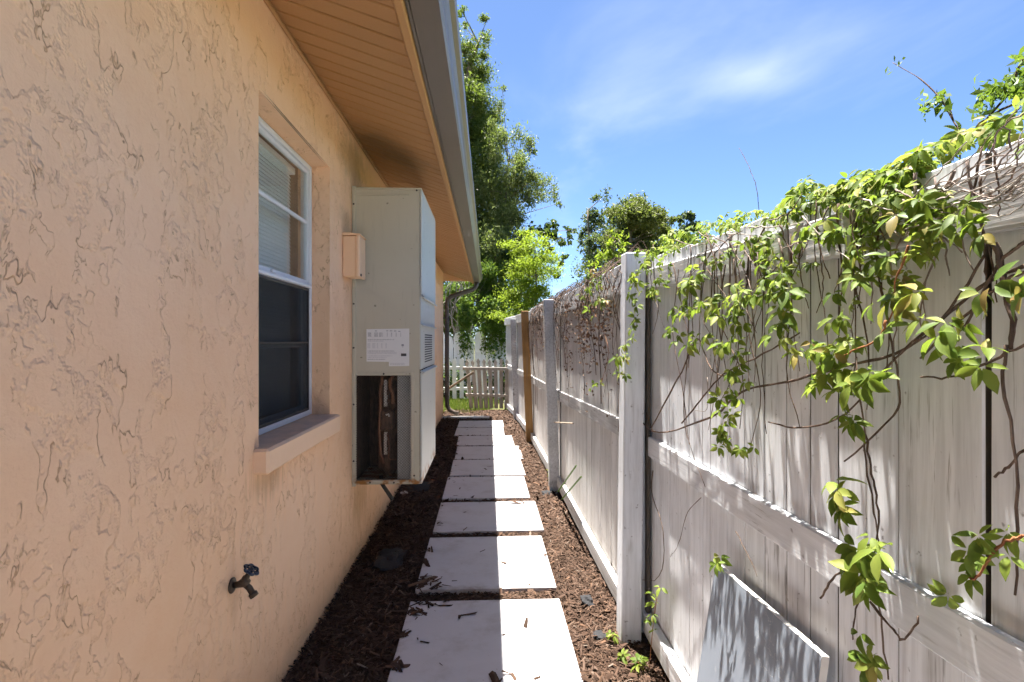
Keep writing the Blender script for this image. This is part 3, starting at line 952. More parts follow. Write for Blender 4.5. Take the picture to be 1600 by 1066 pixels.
lowp = tag(empty('picket_fence', (-0.9, 12.75, 0)), 'low bright white picket fence with rounded tops beside the drainpipe', 'fence')
pmesh = picket(0.092, 0.93, 0.02, 'round').mesh('picket', M['picket_white'])
x = -3.3
while x < 0.2:
    o = link('picket', pmesh, lowp); local(o)
    o.location = (x, 12.75 + random.uniform(-.004, .004), 0.03 + random.uniform(-.01, .01)); o.rotation_euler = (0, random.uniform(-.01, .01), 0)
    x += 0.165
for z in (0.22, 0.70):
    MB().cbox(-3.3, 0.25, 12.764, 12.80, z, z + 0.07, 0.003).build('rail', M['picket_white'], lowp)

tallp = tag(empty('tall_board_fence', (-0.9, 13.6, 0)), 'taller white board fence with scalloped tops half buried in green creeper', 'fence')
tm = picket(0.30, 1.62, 0.02, 'round').mesh('board', M['picket_white'])
x = -3.6
k = 0
while x < 1.4:
    o = link('board', tm, tallp); local(o)
    o.location = (x, 13.6, 0.02 + 0.05 * math.sin(x * 2.2)); o.scale = (1 if k % 2 else 0.62, 1, 1 if k % 2 else 0.93)
    x += 0.31 if k % 2 else 0.20
    k += 1
for z in (0.4, 1.2):
    MB().cbox(-3.6, 1.4, 13.615, 13.65, z, z + 0.08, 0.003).build('rail', M['picket_white'], tallp)

gate = tag(empty('picket_gate', (-0.35, 10.85, 0.0), 0), 'weathered off-white picket gate with spade tops, tilted at the end of the path', 'gate')
GM = Matrix.Translation((-0.42, 10.9, 0.13)) @ Matrix.Rotation(R(-3.5), 4, 'Z')
for i in range(9):
    lean = R(5.5) - i * R(0.9)
    Mx = GM @ Matrix.Translation((0.04 + i * 0.1 + 0.035, 0, 0)) @ Matrix.Rotation(-lean, 4, 'Y') @ Matrix.Translation((-0.035, 0, -0.10))
    picket(0.072, 0.98 + random.uniform(-.02, .02), 0.02, 'spade', Mx).build('picket', M['picket_old'], gate)
for (za, tilt) in ((0.14, 0.02), (0.66, 0.01)):
    MB().cbox(-0.03 - (0.06 if za > .3 else 0), 0.93 - (0.05 if za > .3 else 0), -0.05, -0.012, za, za + 0.058, 0.004, GM @ Matrix.Rotation(tilt, 4, 'Y')).build('rail', M['picket_old'], gate)
stk = MB().cbox(0, 0.62, -0.02, 0.02, -0.022, 0.022, 0.004, Matrix.Translation((-0.80, 10.7, 0.42)) @ Matrix.Rotation(R(-33), 4, 'Y')).build('prop_stick', M['stick'])
tag(stk, 'grey-brown wooden stick propped at a slant against the picket gate', 'stick')

# ================================================================== objects
# ---- air conditioner ---------------------------------------------
AX0, AX1 = WX + 0.004, -0.395
AY0, AY1 = 3.30, 4.14
AZ0, AZ1 = 0.508, 2.272
ac = tag(empty('air_conditioner', (WX, AY0, AZ0)), 'tall grey-beige wall-mounted air conditioning unit with rusty open grille', 'air conditioner')
OX0, OX1, OZ0, OZ1 = -0.786, -0.458, 0.535, 1.155        # grille opening in the side panel
m = MB()
t_ = 0.004
m.box(AX0, AX1 - 0.014, AY0, AY0 + t_, OZ1, AZ1 - 0.012)
m.box(AX0, OX0, AY0, AY0 + t_, AZ0, OZ1 - .0003)
m.box(OX1, AX1 - 0.014, AY0, AY0 + t_, AZ0, OZ1 - .0003)
m.box(OX0 + .0003, OX1 - .0003, AY0, AY0 + t_, AZ0, OZ0)
m.build('side_panel', M['ac'], ac)
MB().cbox(AX0, AX1 - 0.002, AY0 - 0.004, AY1 + 0.004, AZ1 - 0.011, AZ1, 0.003).build('top_panel', M['ac'], ac)
MB().cbox(AX0 + 0.02, AX0 + 0.33, AY0 - 0.006, AY0 - 0.0005, AZ1 - 0.050, AZ1 - 0.040, 0.002).build('top_seam', M['ac'], ac)
MB().box(AX0, AX1 - 0.014, AY0 + 0.006, AY1, AZ0, AZ0 + 0.006).build('bottom_panel', M['ac'], ac)
MB().box(AX0, AX1 - 0.014, AY1 - t_, AY1, AZ0 + 0.008, AZ1 - 0.012).build('far_panel', M['ac'], ac)
MB().cbox(AX0 - 0.002, AX0 + 0.020, AY0 - 0.010, AY0 - 0.0005, AZ0 - 0.01, AZ1 + 0.006, 0.003).build('mounting_flange', M['ac'], ac)
# front: three panels with lips
zA, zB = 1.625, 1.185
MB().cbox(AX1 - 0.012, AX1, AY0 + 0.002, AY1 - 0.002, zA + 0.012, AZ1 - 0.013, 0.004).build('front_panel', M['ac_front_lit'], ac)
mid = MB().cbox(AX1 - 0.014, AX1 - 0.006, AY0 + 0.002, AY1 - 0.002, zB + 0.004, zA, 0.003).build('front_panel', M['ac_front_lit'], ac)
MB().cbox(AX1 - 0.012, AX1, AY0 + 0.002, AY1 - 0.002, AZ0, zB - 0.016, 0.004).build('front_panel', M['ac_front_lit'], ac)
for zc in (zA + 0.0, zB - 0.012, 1.455):
    w = 0.018 if zc != 1.455 else 0.010
    MB().prism([(AX1 - 0.010, zc), (AX1 + w * 0.8, zc - 0.006), (AX1 + w * 0.8, zc + 0.001), (AX1 - 0.010, zc + 0.010)], AY0 + 0.003, AY1 - 0.003).build('drip_lip', M['ac_front_lit'], ac)
for i in range(12):
    z = 1.225 + i * 0.0155
    MB().cbox(AX1 - 0.007, AX1 - 0.0045, 3.50, 3.94, z, z + 0.0075, 0.001).build('louvre', M['slot_black'], mid)
# grille frame, wires, innards
rf = MB()
fy0, fy1 = AY0 - 0.006, AY0 - 0.0006
rf.cbox(OX0 - 0.024, OX0, fy0, fy1, OZ0 - 0.02, OZ1 + 0.02, 0.002)
rf.cbox(OX1, OX1 + 0.020, fy0, fy1, OZ0 - 0.02, OZ1 + 0.02, 0.002)
rf.cbox(OX0 + .0003, OX1 - .0003, fy0, fy1, OZ1, OZ1 + 0.02, 0.002)
rf.cbox(OX0 + .0003, OX1 - .0003, fy0, fy1, OZ0 - 0.02, OZ0, 0.002)
rf.build('grille_frame', M['ac'], ac)
n = 44
for side, x0, sg in (('l', OX0, 1), ('r', OX1, -1)):
    m = MB()
    for i in range(n):
        z = OZ0 + (i + 0.2) * (OZ1 - OZ0) / n
        m.box(min(x0, x0 + sg * 0.007), max(x0, x0 + sg * 0.007), fy0 + 0.001, fy0 + 0.0035, z, z + 0.0075)
    tag(m.build('grille_edge', M['galv'] if side == 'r' else M['ac'], ac), kind='stuff')
wires = MB()
def dline(x, z, dx, dz):
    wires.tube([(x, AY0 + 0.002, z), (x + dx, AY0 + 0.002, z + dz)], 0.00075, 3, False)
W_, H_ = OX1 - OX0, OZ1 - OZ0
st = 0.0165
i = -H_
while i < W_:
    a0, a1 = max(0, i), min(W_, i + H_)
    if a1 > a0:
        dline(OX0 + a0, OZ0 + (a0 - i), a1 - a0, a1 - a0)
        dline(OX0 + a0, OZ1 - (a0 - i), a1 - a0, -(a1 - a0))
    i += st
tag(wires.build('grille_mesh', M['wire'], ac), kind='stuff')
MB().box(AX0, AX1 - 0.02, AY0 + 0.44, AY0 + 0.45, AZ0 + 0.01, 1.2).build('inner_wall', M['coil'], ac)
MB().box(AX0 + 0.001, AX0 + 0.006, AY0 + 0.01, AY0 + 0.44, AZ0 + 0.01, 1.2).build('back_plate', M['coil'], ac)
MB().box(AX0 + 0.007, AX1 - 0.02, AY0 + 0.01, AY0 + 0.439, 1.19, 1.2).build('inner_deck', M['coil'], ac)
MB().cbox(AX0 + 0.12, -0.55, AY0 + 0.10, AY0 + 0.43, AZ0 + 0.02, 1.18, 0.05).build('compressor_case', M['coil'], ac)
MB().box(-0.545, OX1 + 0.012, AY0 + 0.03, AY0 + 0.034, AZ0 + 0.012, 1.185).build('inner_plate', M['galv'], ac)
for (za, zb) in ((0.965, 1.12), (0.675, 0.81)):
    fm = MB()
    k = 0
    z = za
    while z < zb:
        fm.cbox(-0.630, -0.612 + random.uniform(-.003, .003), AY0 + 0.05, AY0 + 0.07, z, z + 0.006, 0.001)
        z += 0.0085
    tag(fm.build('coil_fins', M['fin'], ac), kind='stuff')
for pts, r in (([(-0.645, 3.36, 1.17), (-0.64, 3.36, 1.12), (-0.655, 3.36, 1.05), (-0.65, 3.36, 0.95), (-0.66, 3.36, 0.82), (-0.65, 3.36, 0.68), (-0.63, 3.36, 0.62)], 0.009),
               ([(-0.565, 3.35, 1.17), (-0.585, 3.35, 1.13), (-0.592, 3.35, 1.08), (-0.575, 3.35, 1.04), (-0.575, 3.35, 0.98)], 0.012),
               ([(-0.605, 3.35, 0.80), (-0.597, 3.35, 0.72), (-0.603, 3.35, 0.655), (-0.59, 3.35, 0.645), (-0.555, 3.35, 0.645)], 0.004)):
    MB().tube(pts, r, 6).build('pipe', M['copper'], ac, True)
MB().cbox(-0.655, -0.575, 3.345, 3.42, 0.82, 0.94, 0.012).build('valve_block', M['coil'], ac)
MB().tube([(-0.615, 3.335, 0.915), (-0.60, 3.335, 0.92), (-0.595, 3.335, 0.905)], 0.006, 5).build('valve_cap', M['fin'], ac)
# sticker and its print
sy = AY0 - 0.0012
stk_o = MB().add([(-0.722, sy, 1.238), (-0.722, sy, 1.430), (-0.470, sy, 1.434), (-0.470, sy, 1.212), (-0.590, sy, 1.210), (-0.590, sy, 1.236)], [(0, 1, 2, 3, 4, 5)]).build('label_sticker', M['sticker'], ac)
pr = MB(); pp = MB(); pd = MB()
def dash(mb, x, z, w, h): mb.quad((x, sy - 0.0006, z), (x + w, sy - 0.0006, z), (x + w, sy - 0.0006, z + h), (x, sy - 0.0006, z + h))
def row(mb, x0, x1, z, h, wmin=0.004, wmax=0.012, gap=0.003):
    x = x0
    while x < x1:
        w = random.uniform(wmin, wmax)
        dash(mb, x, z, min(w, x1 - x), h); x += w + gap * random.uniform(.5, 1.6)
for x0, w in ((-0.714, 0.020), (-0.676, 0.022), (-0.648, 0.016), (-0.628, 0.003), (-0.602, 0.004), (-0.578, 0.007), (-0.550, 0.005), (-0.522, 0.003)):
    for kz in range(5): row(pr, x0, x0 + w, 1.386 + kz * 0.0052, 0.0030, 0.003, 0.007, 0.0014)
for x0, w in ((-0.672, 0.012), (-0.606, 0.013), (-0.585, 0.015), (-0.560, 0.014), (-0.535, 0.013)): row(pr, x0, x0 + w, 1.417 + random.uniform(-.002, .002), 0.005, 0.004, 0.009, 0.001)
for z, x1 in ((1.366, -0.56), (1.358, -0.62), (1.299, -0.56), (1.291, -0.545), (1.283, -0.545), (1.270, -0.57), (1.262, -0.60), (1.250, -0.61)): row(pp if z < 1.36 and random.random() < .5 else pr, -0.715, x1, z, 0.0032, 0.004, 0.014, 0.003)
for x0, w in ((-0.716, 0.016), (-0.688, 0.018), (-0.660, 0.006), (-0.635, 0.008), (-0.61, 0.008)):
    for kz in range(5): row(pp, x0, x0 + w, 1.318 + kz * 0.0062, 0.003, 0.003, 0.007, 0.0014)
for z in (1.226, 1.218): row(pp, -0.583, -0.495, z, 0.003)
dash(pd, -0.519, 1.270, 0.032, 0.016)
dash(pr, -0.516, 1.330, 0.014, 0.011); dash(pp, -0.512, 1.322, 0.006, 0.006)
for mb, nm, mt in ((pr, 'print', 'print_grey'), (pp, 'print', 'print_pale'), (pd, 'print', 'print_dark')):
    tag(mb.build(nm, M[mt], stk_o), kind='stuff')
# screws
scm = MB().tube([(0, 0, 0), (0, -0.004, 0)], [0.006, 0.005], 8).mesh('screw', M['screw'])
for x, z in ((-0.795, 2.17), (-0.795, 1.82), (-0.795, 1.58), (-0.795, 1.32), (-0.795, 0.985), (-0.795, 0.65), (-0.425, 2.255), (-0.62, 1.165), (-0.56, 0.520), (-0.70, 0.522), (-0.44, 0.56)):
    o = link('screw', scm, ac); local(o); o.location = (x, AY0 - 0.008 if x > -0.79 else AY0 - 0.0105, z)
# drain pipe stub under the unit
dp = MB().tube([(-0.66, 3.42, 0.53), (-0.66, 3.42, 0.49), (-0.60, 3.40, 0.41), (-0.585, 3.395, 0.39)], [0.012, 0.012, 0.013, 0.013], 8).build('drain_pipe', M['screw'], ac, True)

# ---- disconnect box ------------------------------------------------
box = tag(empty('electrical_box', (WX, 3.08, 1.72)), 'small peach-painted electrical box on the wall beside the air conditioner', 'electrical box')
bx0, bx1, by0, by1, bz0, bz1 = WX + 0.002, WX + 0.094, 3.08, 3.235, 1.715, 1.948
MB().cbox(bx0, bx1 - 0.022, by0 + 0.004, by1 - 0.004, bz0 + 0.004, bz1 - 0.004, 0.004).build('case', M['box_paint'], box)
MB().cbox(bx1 - 0.0215, bx1, by0, by1, bz0, bz1, 0.005).build('cover', M['box_paint'], box)
MB().prism([(bx0, bz1 - 0.003), (bx1 + 0.004, bz1 + 0.0005), (bx1 + 0.004, bz1 + 0.006), (bx0, bz1 + 0.014)], by0 - 0.004, by1 + 0.004).build('hood', M['box_paint'], box)
MB().cbox(bx1 + 0.0005, bx1 + 0.006, by0 + 0.02, by0 + 0.035, bz0 + 0.006, bz0 + 0.02, 0.002).build('hasp', M['screw'], box)
MB().tube([(WX + 0.03, by1 - 0.004, 1.78), (WX + 0.03, by1 + 0.06, 1.78)], 0.011, 8).build('conduit', M['box_paint'], box, True)

# ---- hose bib ------------------------------------------------------
bib = tag(empty('hose_tap', (WX, 1.77, 0.6)), 'dark weathered brass garden tap sticking out of the stucco wall', 'tap')
c = Vector((WX, 1.765, 0.590))
MB().tube([c + Vector((0.001, 0, 0)), c + Vector((0.007, 0, 0)), c + Vector((0.010, 0, 0))], [0.030, 0.030, 0.022], 14).build('flange', M['brass'], bib, True)
MB().tube([c + Vector((0.008, 0, 0)), c + Vector((0.030, 0, 0.004)), c + Vector((0.045, 0, 0.010)), c + Vector((0.062, 0, 0.012)), c + Vector((0.07, 0, 0.008))], [0.012, 0.013, 0.018, 0.018, 0.010], 10).build('body', M['brass'], bib, True)
MB().tube([c + Vector((0.052, 0, 0.005)), c + Vector((0.070, 0.0, -0.012)), c + Vector((0.080, 0.0, -0.030)), c + Vector((0.081, 0, -0.031)), c + Vector((0.090, 0, -0.045))], [0.012, 0.012, 0.012, 0.017, 0.017], 10).build('spout', M['brass'], bib, True)
hd = Vector((0.55, -0.05, 0.83)).normalized()
h0 = c + Vector((0.050, 0, 0.018))
MB().tube([h0, h0 + hd * 0.016, h0 + hd * 0.017, h0 + hd * 0.032, h0 + hd * 0.033, h0 + hd * 0.050], [0.014, 0.014, 0.010, 0.010, 0.005, 0.005], 8).build('stem', M['brass'], bib, True)
hc = h0 + hd * 0.052
ua = hd.cross(Vector((0, 1, 0))).normalized(); ub = hd.cross(ua).normalized()
ring = []
rad = []
for k in range(37):
    w = 2 * math.pi * k / 36
    rr = 0.0265 + 0.0035 * math.cos(6 * w)
    ring.append(hc + (ua * math.cos(w) + ub * math.sin(w)) * rr)
wheel = MB().tube(ring, 0.0052, 6, False)
for k in range(3):
    w = math.pi * k / 3
    dv = (ua * math.cos(w) + ub * math.sin(w)) * 0.025
    wheel.tube([hc - dv, hc + dv], 0.0042, 5)
wheel.tube([hc - hd * 0.006, hc + hd * 0.008], [0.010, 0.008], 8)
wheel.build('handle_wheel', M['handle'], bib, True)

bib.scale = (0.8, 0.8, 0.8)
for ch in bib.children: ch.matrix_parent_inverse = Matrix.Translation(-Vector(bib.location))

# ---- pavers ---------------------------------------------------------
rows = [(2.045, 2.825, -0.395, 0.368), (2.955, 3.745, -0.392, 0.365), (3.865, 4.56, -0.388, 0.390), (4.665, 5.40, -0.392, 0.352), (5.455, 6.17, -0.385, 0.366),
        (6.225, 6.965, -0.385, 0.392), (7.035, 7.735, -0.41, 0.330), (7.80, 8.45, -0.48, 0.228), (8.51, 9.22, -0.48, 0.240)]
plabel = ['largest square pale stepping slab at the bottom edge of the picture', 'second pale stepping slab counted from the bottom edge', 'third pale stepping slab counted from the bottom edge',
          'fourth pale stepping slab, level with the near side of the air conditioner base', 'fifth pale stepping slab counted from the bottom edge', 'sixth pale stepping slab counted from the bottom edge',
          'third farthest pale stepping slab, next to the yellow timber post', 'second farthest pale stepping slab near the picket gate', 'farthest pale stepping slab, closest to the picket gate']
plabel[3] = 'fourth pale stepping slab counted from the bottom edge'
back_rows = [(1.14, 1.92, -0.39, 0.37), (0.22, 1.02, -0.39, 0.37), (-0.70, 0.10, -0.39, 0.37), (-1.62, -0.82, -0.39, 0.37)]
blabel = ['pale stepping slab before the leaning grey slab, just out of the picture', 'pale stepping slab right below the camera', 'pale stepping slab just behind the camera', 'pale stepping slab farthest behind the camera']
for i, (ya_, yb_, xa_, xb_) in enumerate(rows + back_rows):
    cx, cyy = (xa_ + xb_) / 2, (ya_ + yb_) / 2
    Mx = Matrix.Rotation(R(random.uniform(0.1, 1.1)), 4, 'Z')
    m = MB().cbox(xa_ - cx, xb_ - cx, ya_ - cyy, yb_ - cyy, -0.012, 0.018, 0.0025, Mx)
    o = link('stepping_slab', m.mesh('stepping_slab', M['paver']))
    o.location = (cx, cyy, 0.014 + random.uniform(-.002, .002))
    o.rotation_euler = (random.uniform(-.004, .004), random.uniform(-.004, .004), 0)
    tag(o, (plabel + blabel)[i], 'paving slab', 'stepping slabs along the path')
cs = MB().cbox(-0.81, 0.02, 9.55, 9.80, -0.03, 0.028, 0.006).build('concrete_strip', M['concrete'])
tag(cs, 'short grey concrete strip across the far end of the path', 'concrete strip')

# ---- leaning grey slab ----------------------------------------------
tl = Vector((0.690, 1.64, 0.685)); tr_ = Vector((0.690, 1.11, 0.708))
bl = Vector((0.585, 1.655, 0.005)); br = Vector((0.585, 1.10, 0.005))
nn = (tr_ - tl).cross(bl - tl).normalized()
if nn.x > 0: nn = -nn
th = -nn * 0.016
fr = [tl, tr_, br, bl]
bk = [p + th for p in fr]
slab = tag(empty('leaning_slab', (0.63, 1.38, 0)), 'blue-grey stone slab with pale edges leaning against the fence', 'stone slab')
MB().add([p + nn * 0.001 for p in fr], [(0, 1, 2, 3)]).build('face', M['slab'], slab)
MB().add(fr + bk, [(0, 1, 2, 3), (4, 5, 6, 7), (0, 1, 5, 4), (1, 2, 6, 5), (2, 3, 7, 6), (3, 0, 4, 7)]).build('body', M['slab_edge_sunlit'], slab)


# ---- mulch ------------------------------------------------------------
def chips(n, xs, ys, zs, size, flat, wmin=0.08):
    """n wood chips as wedges with 6 corners"""
    Lh = rng.lognormal(0, 0.45, n) * size * 0.5
    Wh = Lh * rng.uniform(wmin, wmin + 0.18, n)
    Th = np.minimum(Wh, 0.006) * rng.uniform(0.3, 0.8, n)
    base = np.array([[-1, -1, 0], [-0.85, 1, 0.2], [1, 0.75, 0], [0.9, -0.8, 0.25], [-0.8, 0.1, 1], [0.75, -0.1, 1]], float)
    base = base[None] + rng.uniform(-0.25, 0.25, (n, 6, 3))
    V = base * np.stack([Lh, Wh, Th], 1)[:, None, :]
    V[:, :, 2] += 0.18 * Lh[:, None] * np.sin(base[:, :, 0] * 1.5) * rng.uniform(-1, 1, n)[:, None]
    a = rng.uniform(0, 2 * np.pi, n); p = rng.normal(0, flat, n); r_ = rng.normal(0, flat, n)
    ca, sa = np.cos(a), np.sin(a)
    cp, sp = np.cos(p), np.sin(p); cr, sr = np.cos(r_), np.sin(r_)
    x, y, z = V[..., 0], V[..., 1], V[..., 2]
    x, z = x * cp[:, None] + z * sp[:, None], -x * sp[:, None] + z * cp[:, None]
    y, z = y * cr[:, None] - z * sr[:, None], y * sr[:, None] + z * cr[:, None]
    X = x * ca[:, None] - y * sa[:, None] + xs[:, None]
    Y = x * sa[:, None] + y * ca[:, None] + ys[:, None]
    Z = z + zs[:, None]
    V = np.stack([X, Y, Z], -1).reshape(-1, 3)
    F = np.array([[0, 1, 4], [1, 2, 5], [1, 5, 4], [2, 3, 5], [3, 0, 4], [3, 4, 5]])
    F = (F[None] + (np.arange(n) * 6)[:, None, None]).reshape(-1, 3)
    return V, F


def on_paver(x, y, grow=0.0):
    k = np.zeros(len(x), bool)
    for ya_, yb_, xa_, xb_ in rows:
        k |= (x > xa_ - grow) & (x < xb_ + grow) & (y > ya_ - grow) & (y < yb_ + grow)
    return k


def fence_x(y):
    return np.interp(y, [-3, 2.47, 2.54, 4.86, 7.3, 9.4, 11.3], [0.72, 0.72, 0.67, 0.63, 0.58, 0.49, 0.34])


n = 125000
ys = 1.7 + (rng.uniform(0, 1, n) ** 1.55) * 9.0
xs = rng.uniform(-0.80, 0.75, n)
keep = (xs < fence_x(ys) + 0.03) & (~on_paver(xs, ys, -0.004)) & ~((ys > 9.53) & (ys < 9.82) & (xs < 0.03))
xs, ys = xs[keep], ys[keep]
zs = rng.uniform(0.004, 0.024, len(xs)) + 0.02 * np.clip((-0.45 - xs) / 0.3, 0, 1) * rng.uniform(0.3, 1, len(xs))
edge = on_paver(xs, ys, 0.02)
zs[edge] = rng.uniform(0.004, 0.016, edge.sum())
size = np.where(ys < 4, 0.026, 0.038)
V, F = chips(len(xs), xs, ys, zs, size, 0.34)
tag(link('mulch', np_mesh('mulch', V, F, M['chip'])), 'brown shredded bark mulch covering the ground between slabs and walls', 'mulch', kind='stuff')
# stray chips on the slabs
px_, py_ = [], []
for (cx, cy2, s, nn_) in ((-0.37, 3.04, 0.045, 36), (-0.27, 2.975, 0.07, 26), (-0.38, 2.70, 0.035, 50), (-0.31, 2.80, 0.055, 24), (-0.395, 2.50, 0.02, 30), (-0.40, 2.25, 0.028, 30), (-0.40, 3.5, 0.015, 20), (-0.40, 3.3, 0.02, 20), (0.36, 3.4, 0.012, 8), (0.37, 2.5, 0.012, 8), (0.05, 2.16, 0.03, 5), (-0.36, 4.0, 0.03, 6), (-0.33, 5.0, 0.1, 4), (0.33, 4.5, 0.08, 7), (-0.3, 5.1, 0.1, 3)):
    px_ += list(rng.normal(cx, s, nn_)); py_ += list(rng.normal(cy2, s * .7, nn_))
k = 44
px_ += list(rng.uniform(-0.38, 0.36, k)); py_ += list(2.1 + 7 * rng.uniform(0, 1, k) ** 1.3)
px_, py_ = np.array(px_), np.array(py_)
kp = on_paver(px_, py_, -0.005); px_, py_ = px_[kp], py_[kp]
V, F = chips(len(px_), px_, py_, 0.0345 + rng.uniform(0, 0.006, len(px_)), np.full(len(px_), 0.040), 0.10, 0.16)
tag(link('stray_mulch', np_mesh('stray_mulch', V, F, M['chip'])), 'dark loose mulch chips strewn over the pale stepping slabs', 'mulch', kind='stuff')


def lump(x, y, z, sx, sy, sz, mat, name, label, cat, seed, group=None):
    r = np.random.default_rng(seed)
    bm = bmesh.new()
    bmesh.ops.create_icosphere(bm, subdivisions=3, radius=1.0)
    ph = r.uniform(0, 6, 6)
    for v in bm.verts:
        q = v.co.copy()
        f = 1 + 0.22 * math.sin(q.x * 4 + ph[0]) * math.sin(q.y * 5 + ph[1]) + 0.18 * math.sin(q.z * 6 + q.x * 3 + ph[2]) + r.uniform(-0.09, 0.09)
        v.co = Vector((q.x * sx * f, q.y * sy * f, max(q.z, -0.3) * sz * f))
    me = bpy.data.meshes.new(name); bm.to_mesh(me); bm.free()
    me.materials.append(mat)
    o = link(name, me); o.location = (x, y, z)
    return tag(o, label, cat, group)


def ground_at(px, py): 
    d = ray(px, py); t = -EYE / d.z
    return d * t


for i, (px, py, sx, sy, sz, lab) in enumerate(((608, 880, 0.085, 0.16, 0.022, 'black crumpled fabric patch in the shaded mulch left of the slabs'),
                                             (917, 946, 0.032, 0.05, 0.022, 'black fabric scrap in sunlit mulch left of the near fence post'),
                                             (936, 1000, 0.028, 0.035, 0.008, 'blue-grey fabric scrap lying flat below the near fence post'),
                                             (855, 775, 0.05, 0.06, 0.016, 'dark fabric scrap at the foot of the second fence post'),
                                             (655, 765, 0.10, 0.20, 0.014, 'dark fabric sheet peeking from mulch below the air conditioner'))):
    q = ground_at(px, py)
    lump(q.x, q.y, 0.024, sx, sy, sz, M['cloth'], 'fabric_scrap', lab, 'fabric', 40 + i)
for i, (px, py, s, lab) in enumerate(((632, 775, 0.034, 'larger pale rubble piece at the wall foot under the air conditioner'), (648, 752, 0.028, 'smaller pale rubble piece at the wall foot under the air conditioner'), (513, 938, 0.02, 'pale stucco chip fallen at the wall foot beneath the tap'))):
    q = ground_at(px, py)
    lump(q.x, q.y, 0.024, s, s * 1.5, s * .5, M['rubble'], 'rubble_piece', lab, 'rubble', 60 + i)

# ================================================================== plants
# ---- compound leaves ----------------------------------------------------
def leaflet(Lg, Wd, droop, fold):
    """pointed leaflet along +y, returns verts, faces; folded on its midrib"""
    ts = [0.0, 0.18, 0.42, 0.68, 0.86, 1.0]
    ws = [0.05, 0.62, 1.0, 0.72, 0.34, 0.0]
    vs, fs = [], []
    for i, (t, w) in enumerate(zip(ts, ws)):
        y = Lg * t
        z = -droop * Lg * t * t
        jag = 1 + (0.10 if i % 2 else -0.05)
        vs.append((0, y, z))
        if 0 < i < 5 or i == 0:
            vs.append((-Wd * w * jag, y + Lg * 0.02, z + fold * Wd * w))
            vs.append((Wd * w * jag, y + Lg * 0.02, z + fold * Wd * w))
    for i in range(4):
        a, b = 3 * i, 3 * (i + 1)
        fs += [(a, a + 1, b + 1, b), (a, b, b + 2, a + 2)]
    fs += [(12, 13, 15), (12, 15, 14)]
    return np.array(vs), fs


def compound(seed, n=5, size=0.05, spread=1.0, droop=0.35):
    r = np.random.default_rng(seed)
    V, F = [], []
    angs = {5: (-100, -52, 0, 50, 102), 3: (-72, 0, 74), 4: (-90, -30, 32, 95)}[n]
    k = 0
    for a in angs:
        Lg = size * r.uniform(0.82, 1.1) * (1.0 if abs(a) < 60 else 0.74)
        v, f = leaflet(Lg, Lg * r.uniform(0.19, 0.27), droop * r.uniform(0.5, 1.6), r.uniform(0.15, 0.55))
        v[:, 1] += size * 0.10
        tl_ = math.radians(r.uniform(-28, 12))
        ct, st_ = math.cos(tl_), math.sin(tl_)
        y, z = v[:, 1] * ct - v[:, 2] * st_, v[:, 1] * st_ + v[:, 2] * ct
        rl = math.radians(r.uniform(-25, 25))
        x, z = v[:, 0] * math.cos(rl) + z * math.sin(rl), -v[:, 0] * math.sin(rl) + z * math.cos(rl)
        w = math.radians(a * spread + r.uniform(-9, 9))
        X = x * math.cos(w) + y * math.sin(w)
        Y = -x * math.sin(w) + y * math.cos(w)
        V.append(np.stack([X, Y, z], 1))
        F += [tuple(i + k for i in q) for q in f]
        k += len(v)
    return np.concatenate(V), F


variants = [compound(100 + i, 5 if i % 4 else 3, 1.0) for i in range(10)]
vmesh, ymesh = [], []
for V_, F_ in variants:
    for lst, mt in ((vmesh, 'creeper'), (ymesh, 'creeper_young')):
        me = bpy.data.meshes.new('leaf')
        me.from_pydata([tuple(p) for p in V_], [], F_)
        me.materials.append(M[mt])
        me.polygons.foreach_set('use_smooth', [True] * len(me.polygons))
        lst.append(me)


def leaf_frame(pos, out, down, size, jit=0.5):
    """matrix for a leaf: local z = normal (towards out), local y = tip direction"""
    nz = Vector(out) + Vector((random.gauss(0, jit), random.gauss(0, jit), random.gauss(0, jit * .7)))
    nz.normalize()
    dy = Vector(down) + Vector((random.gauss(0, .35), random.gauss(0, .55), random.gauss(0, .3)))
    dy = dy - nz * dy.dot(nz)
    if dy.length < 1e-3: dy = Vector((0, 1, 0)) - nz * nz.y
    dy.normalize()
    dx = dy.cross(nz).normalized()
    return Matrix(((dx.x * size, dy.x * size, nz.x * size, pos[0]), (dx.y * size, dy.y * size, nz.y * size, pos[1]), (dx.z * size, dy.z * size, nz.z * size, pos[2]), (0, 0, 0, 1)))


def smooth(pts, k=4):
    """Catmull-Rom through points"""
    P = [Vector(p) for p in pts]
    if len(P) < 3: return P
    Q = [P[0] * 2 - P[1]] + P + [P[-1] * 2 - P[-2]]
    out = []
    for i in range(1, len(Q) - 2):
        for j in range(k):
            t = j / k
            a, b, c, d = Q[i - 1], Q[i], Q[i + 1], Q[i + 2]
            out.append(0.5 * ((2 * b) + (c - a) * t + (2 * a - 5 * b + 4 * c - d) * t * t + (3 * b - a - 3 * c + d) * t ** 3))
    out.append(P[-1])
    return out


def stem_px(pts, X, r0, r1, mat, parent, wob=0.004, xj=0.0):
    P = [on_x(px, py, X + random.uniform(-xj, xj)) for px, py in pts]
    S = smooth(P, 5)
    S = [p + Vector((random.gauss(0, wob * .2), random.gauss(0, wob * .3), random.gauss(0, wob * .3))) for p in S]
    n = len(S)
    MB().tube(S, [lerp(r0, r1, i / (n - 1)) * random.uniform(.85, 1.2) for i in range(n)], 5).build('stem', M[mat], parent, True)
    return S


vine = tag(empty('creeper_vine', (0.70, 1.5, 0.0)), 'lush green five-leaved creeper spilling over the near fence section', 'vine')
OUT = Vector((-0.75, -0.15, 0.62))
leafs = []          # (matrix, young?)


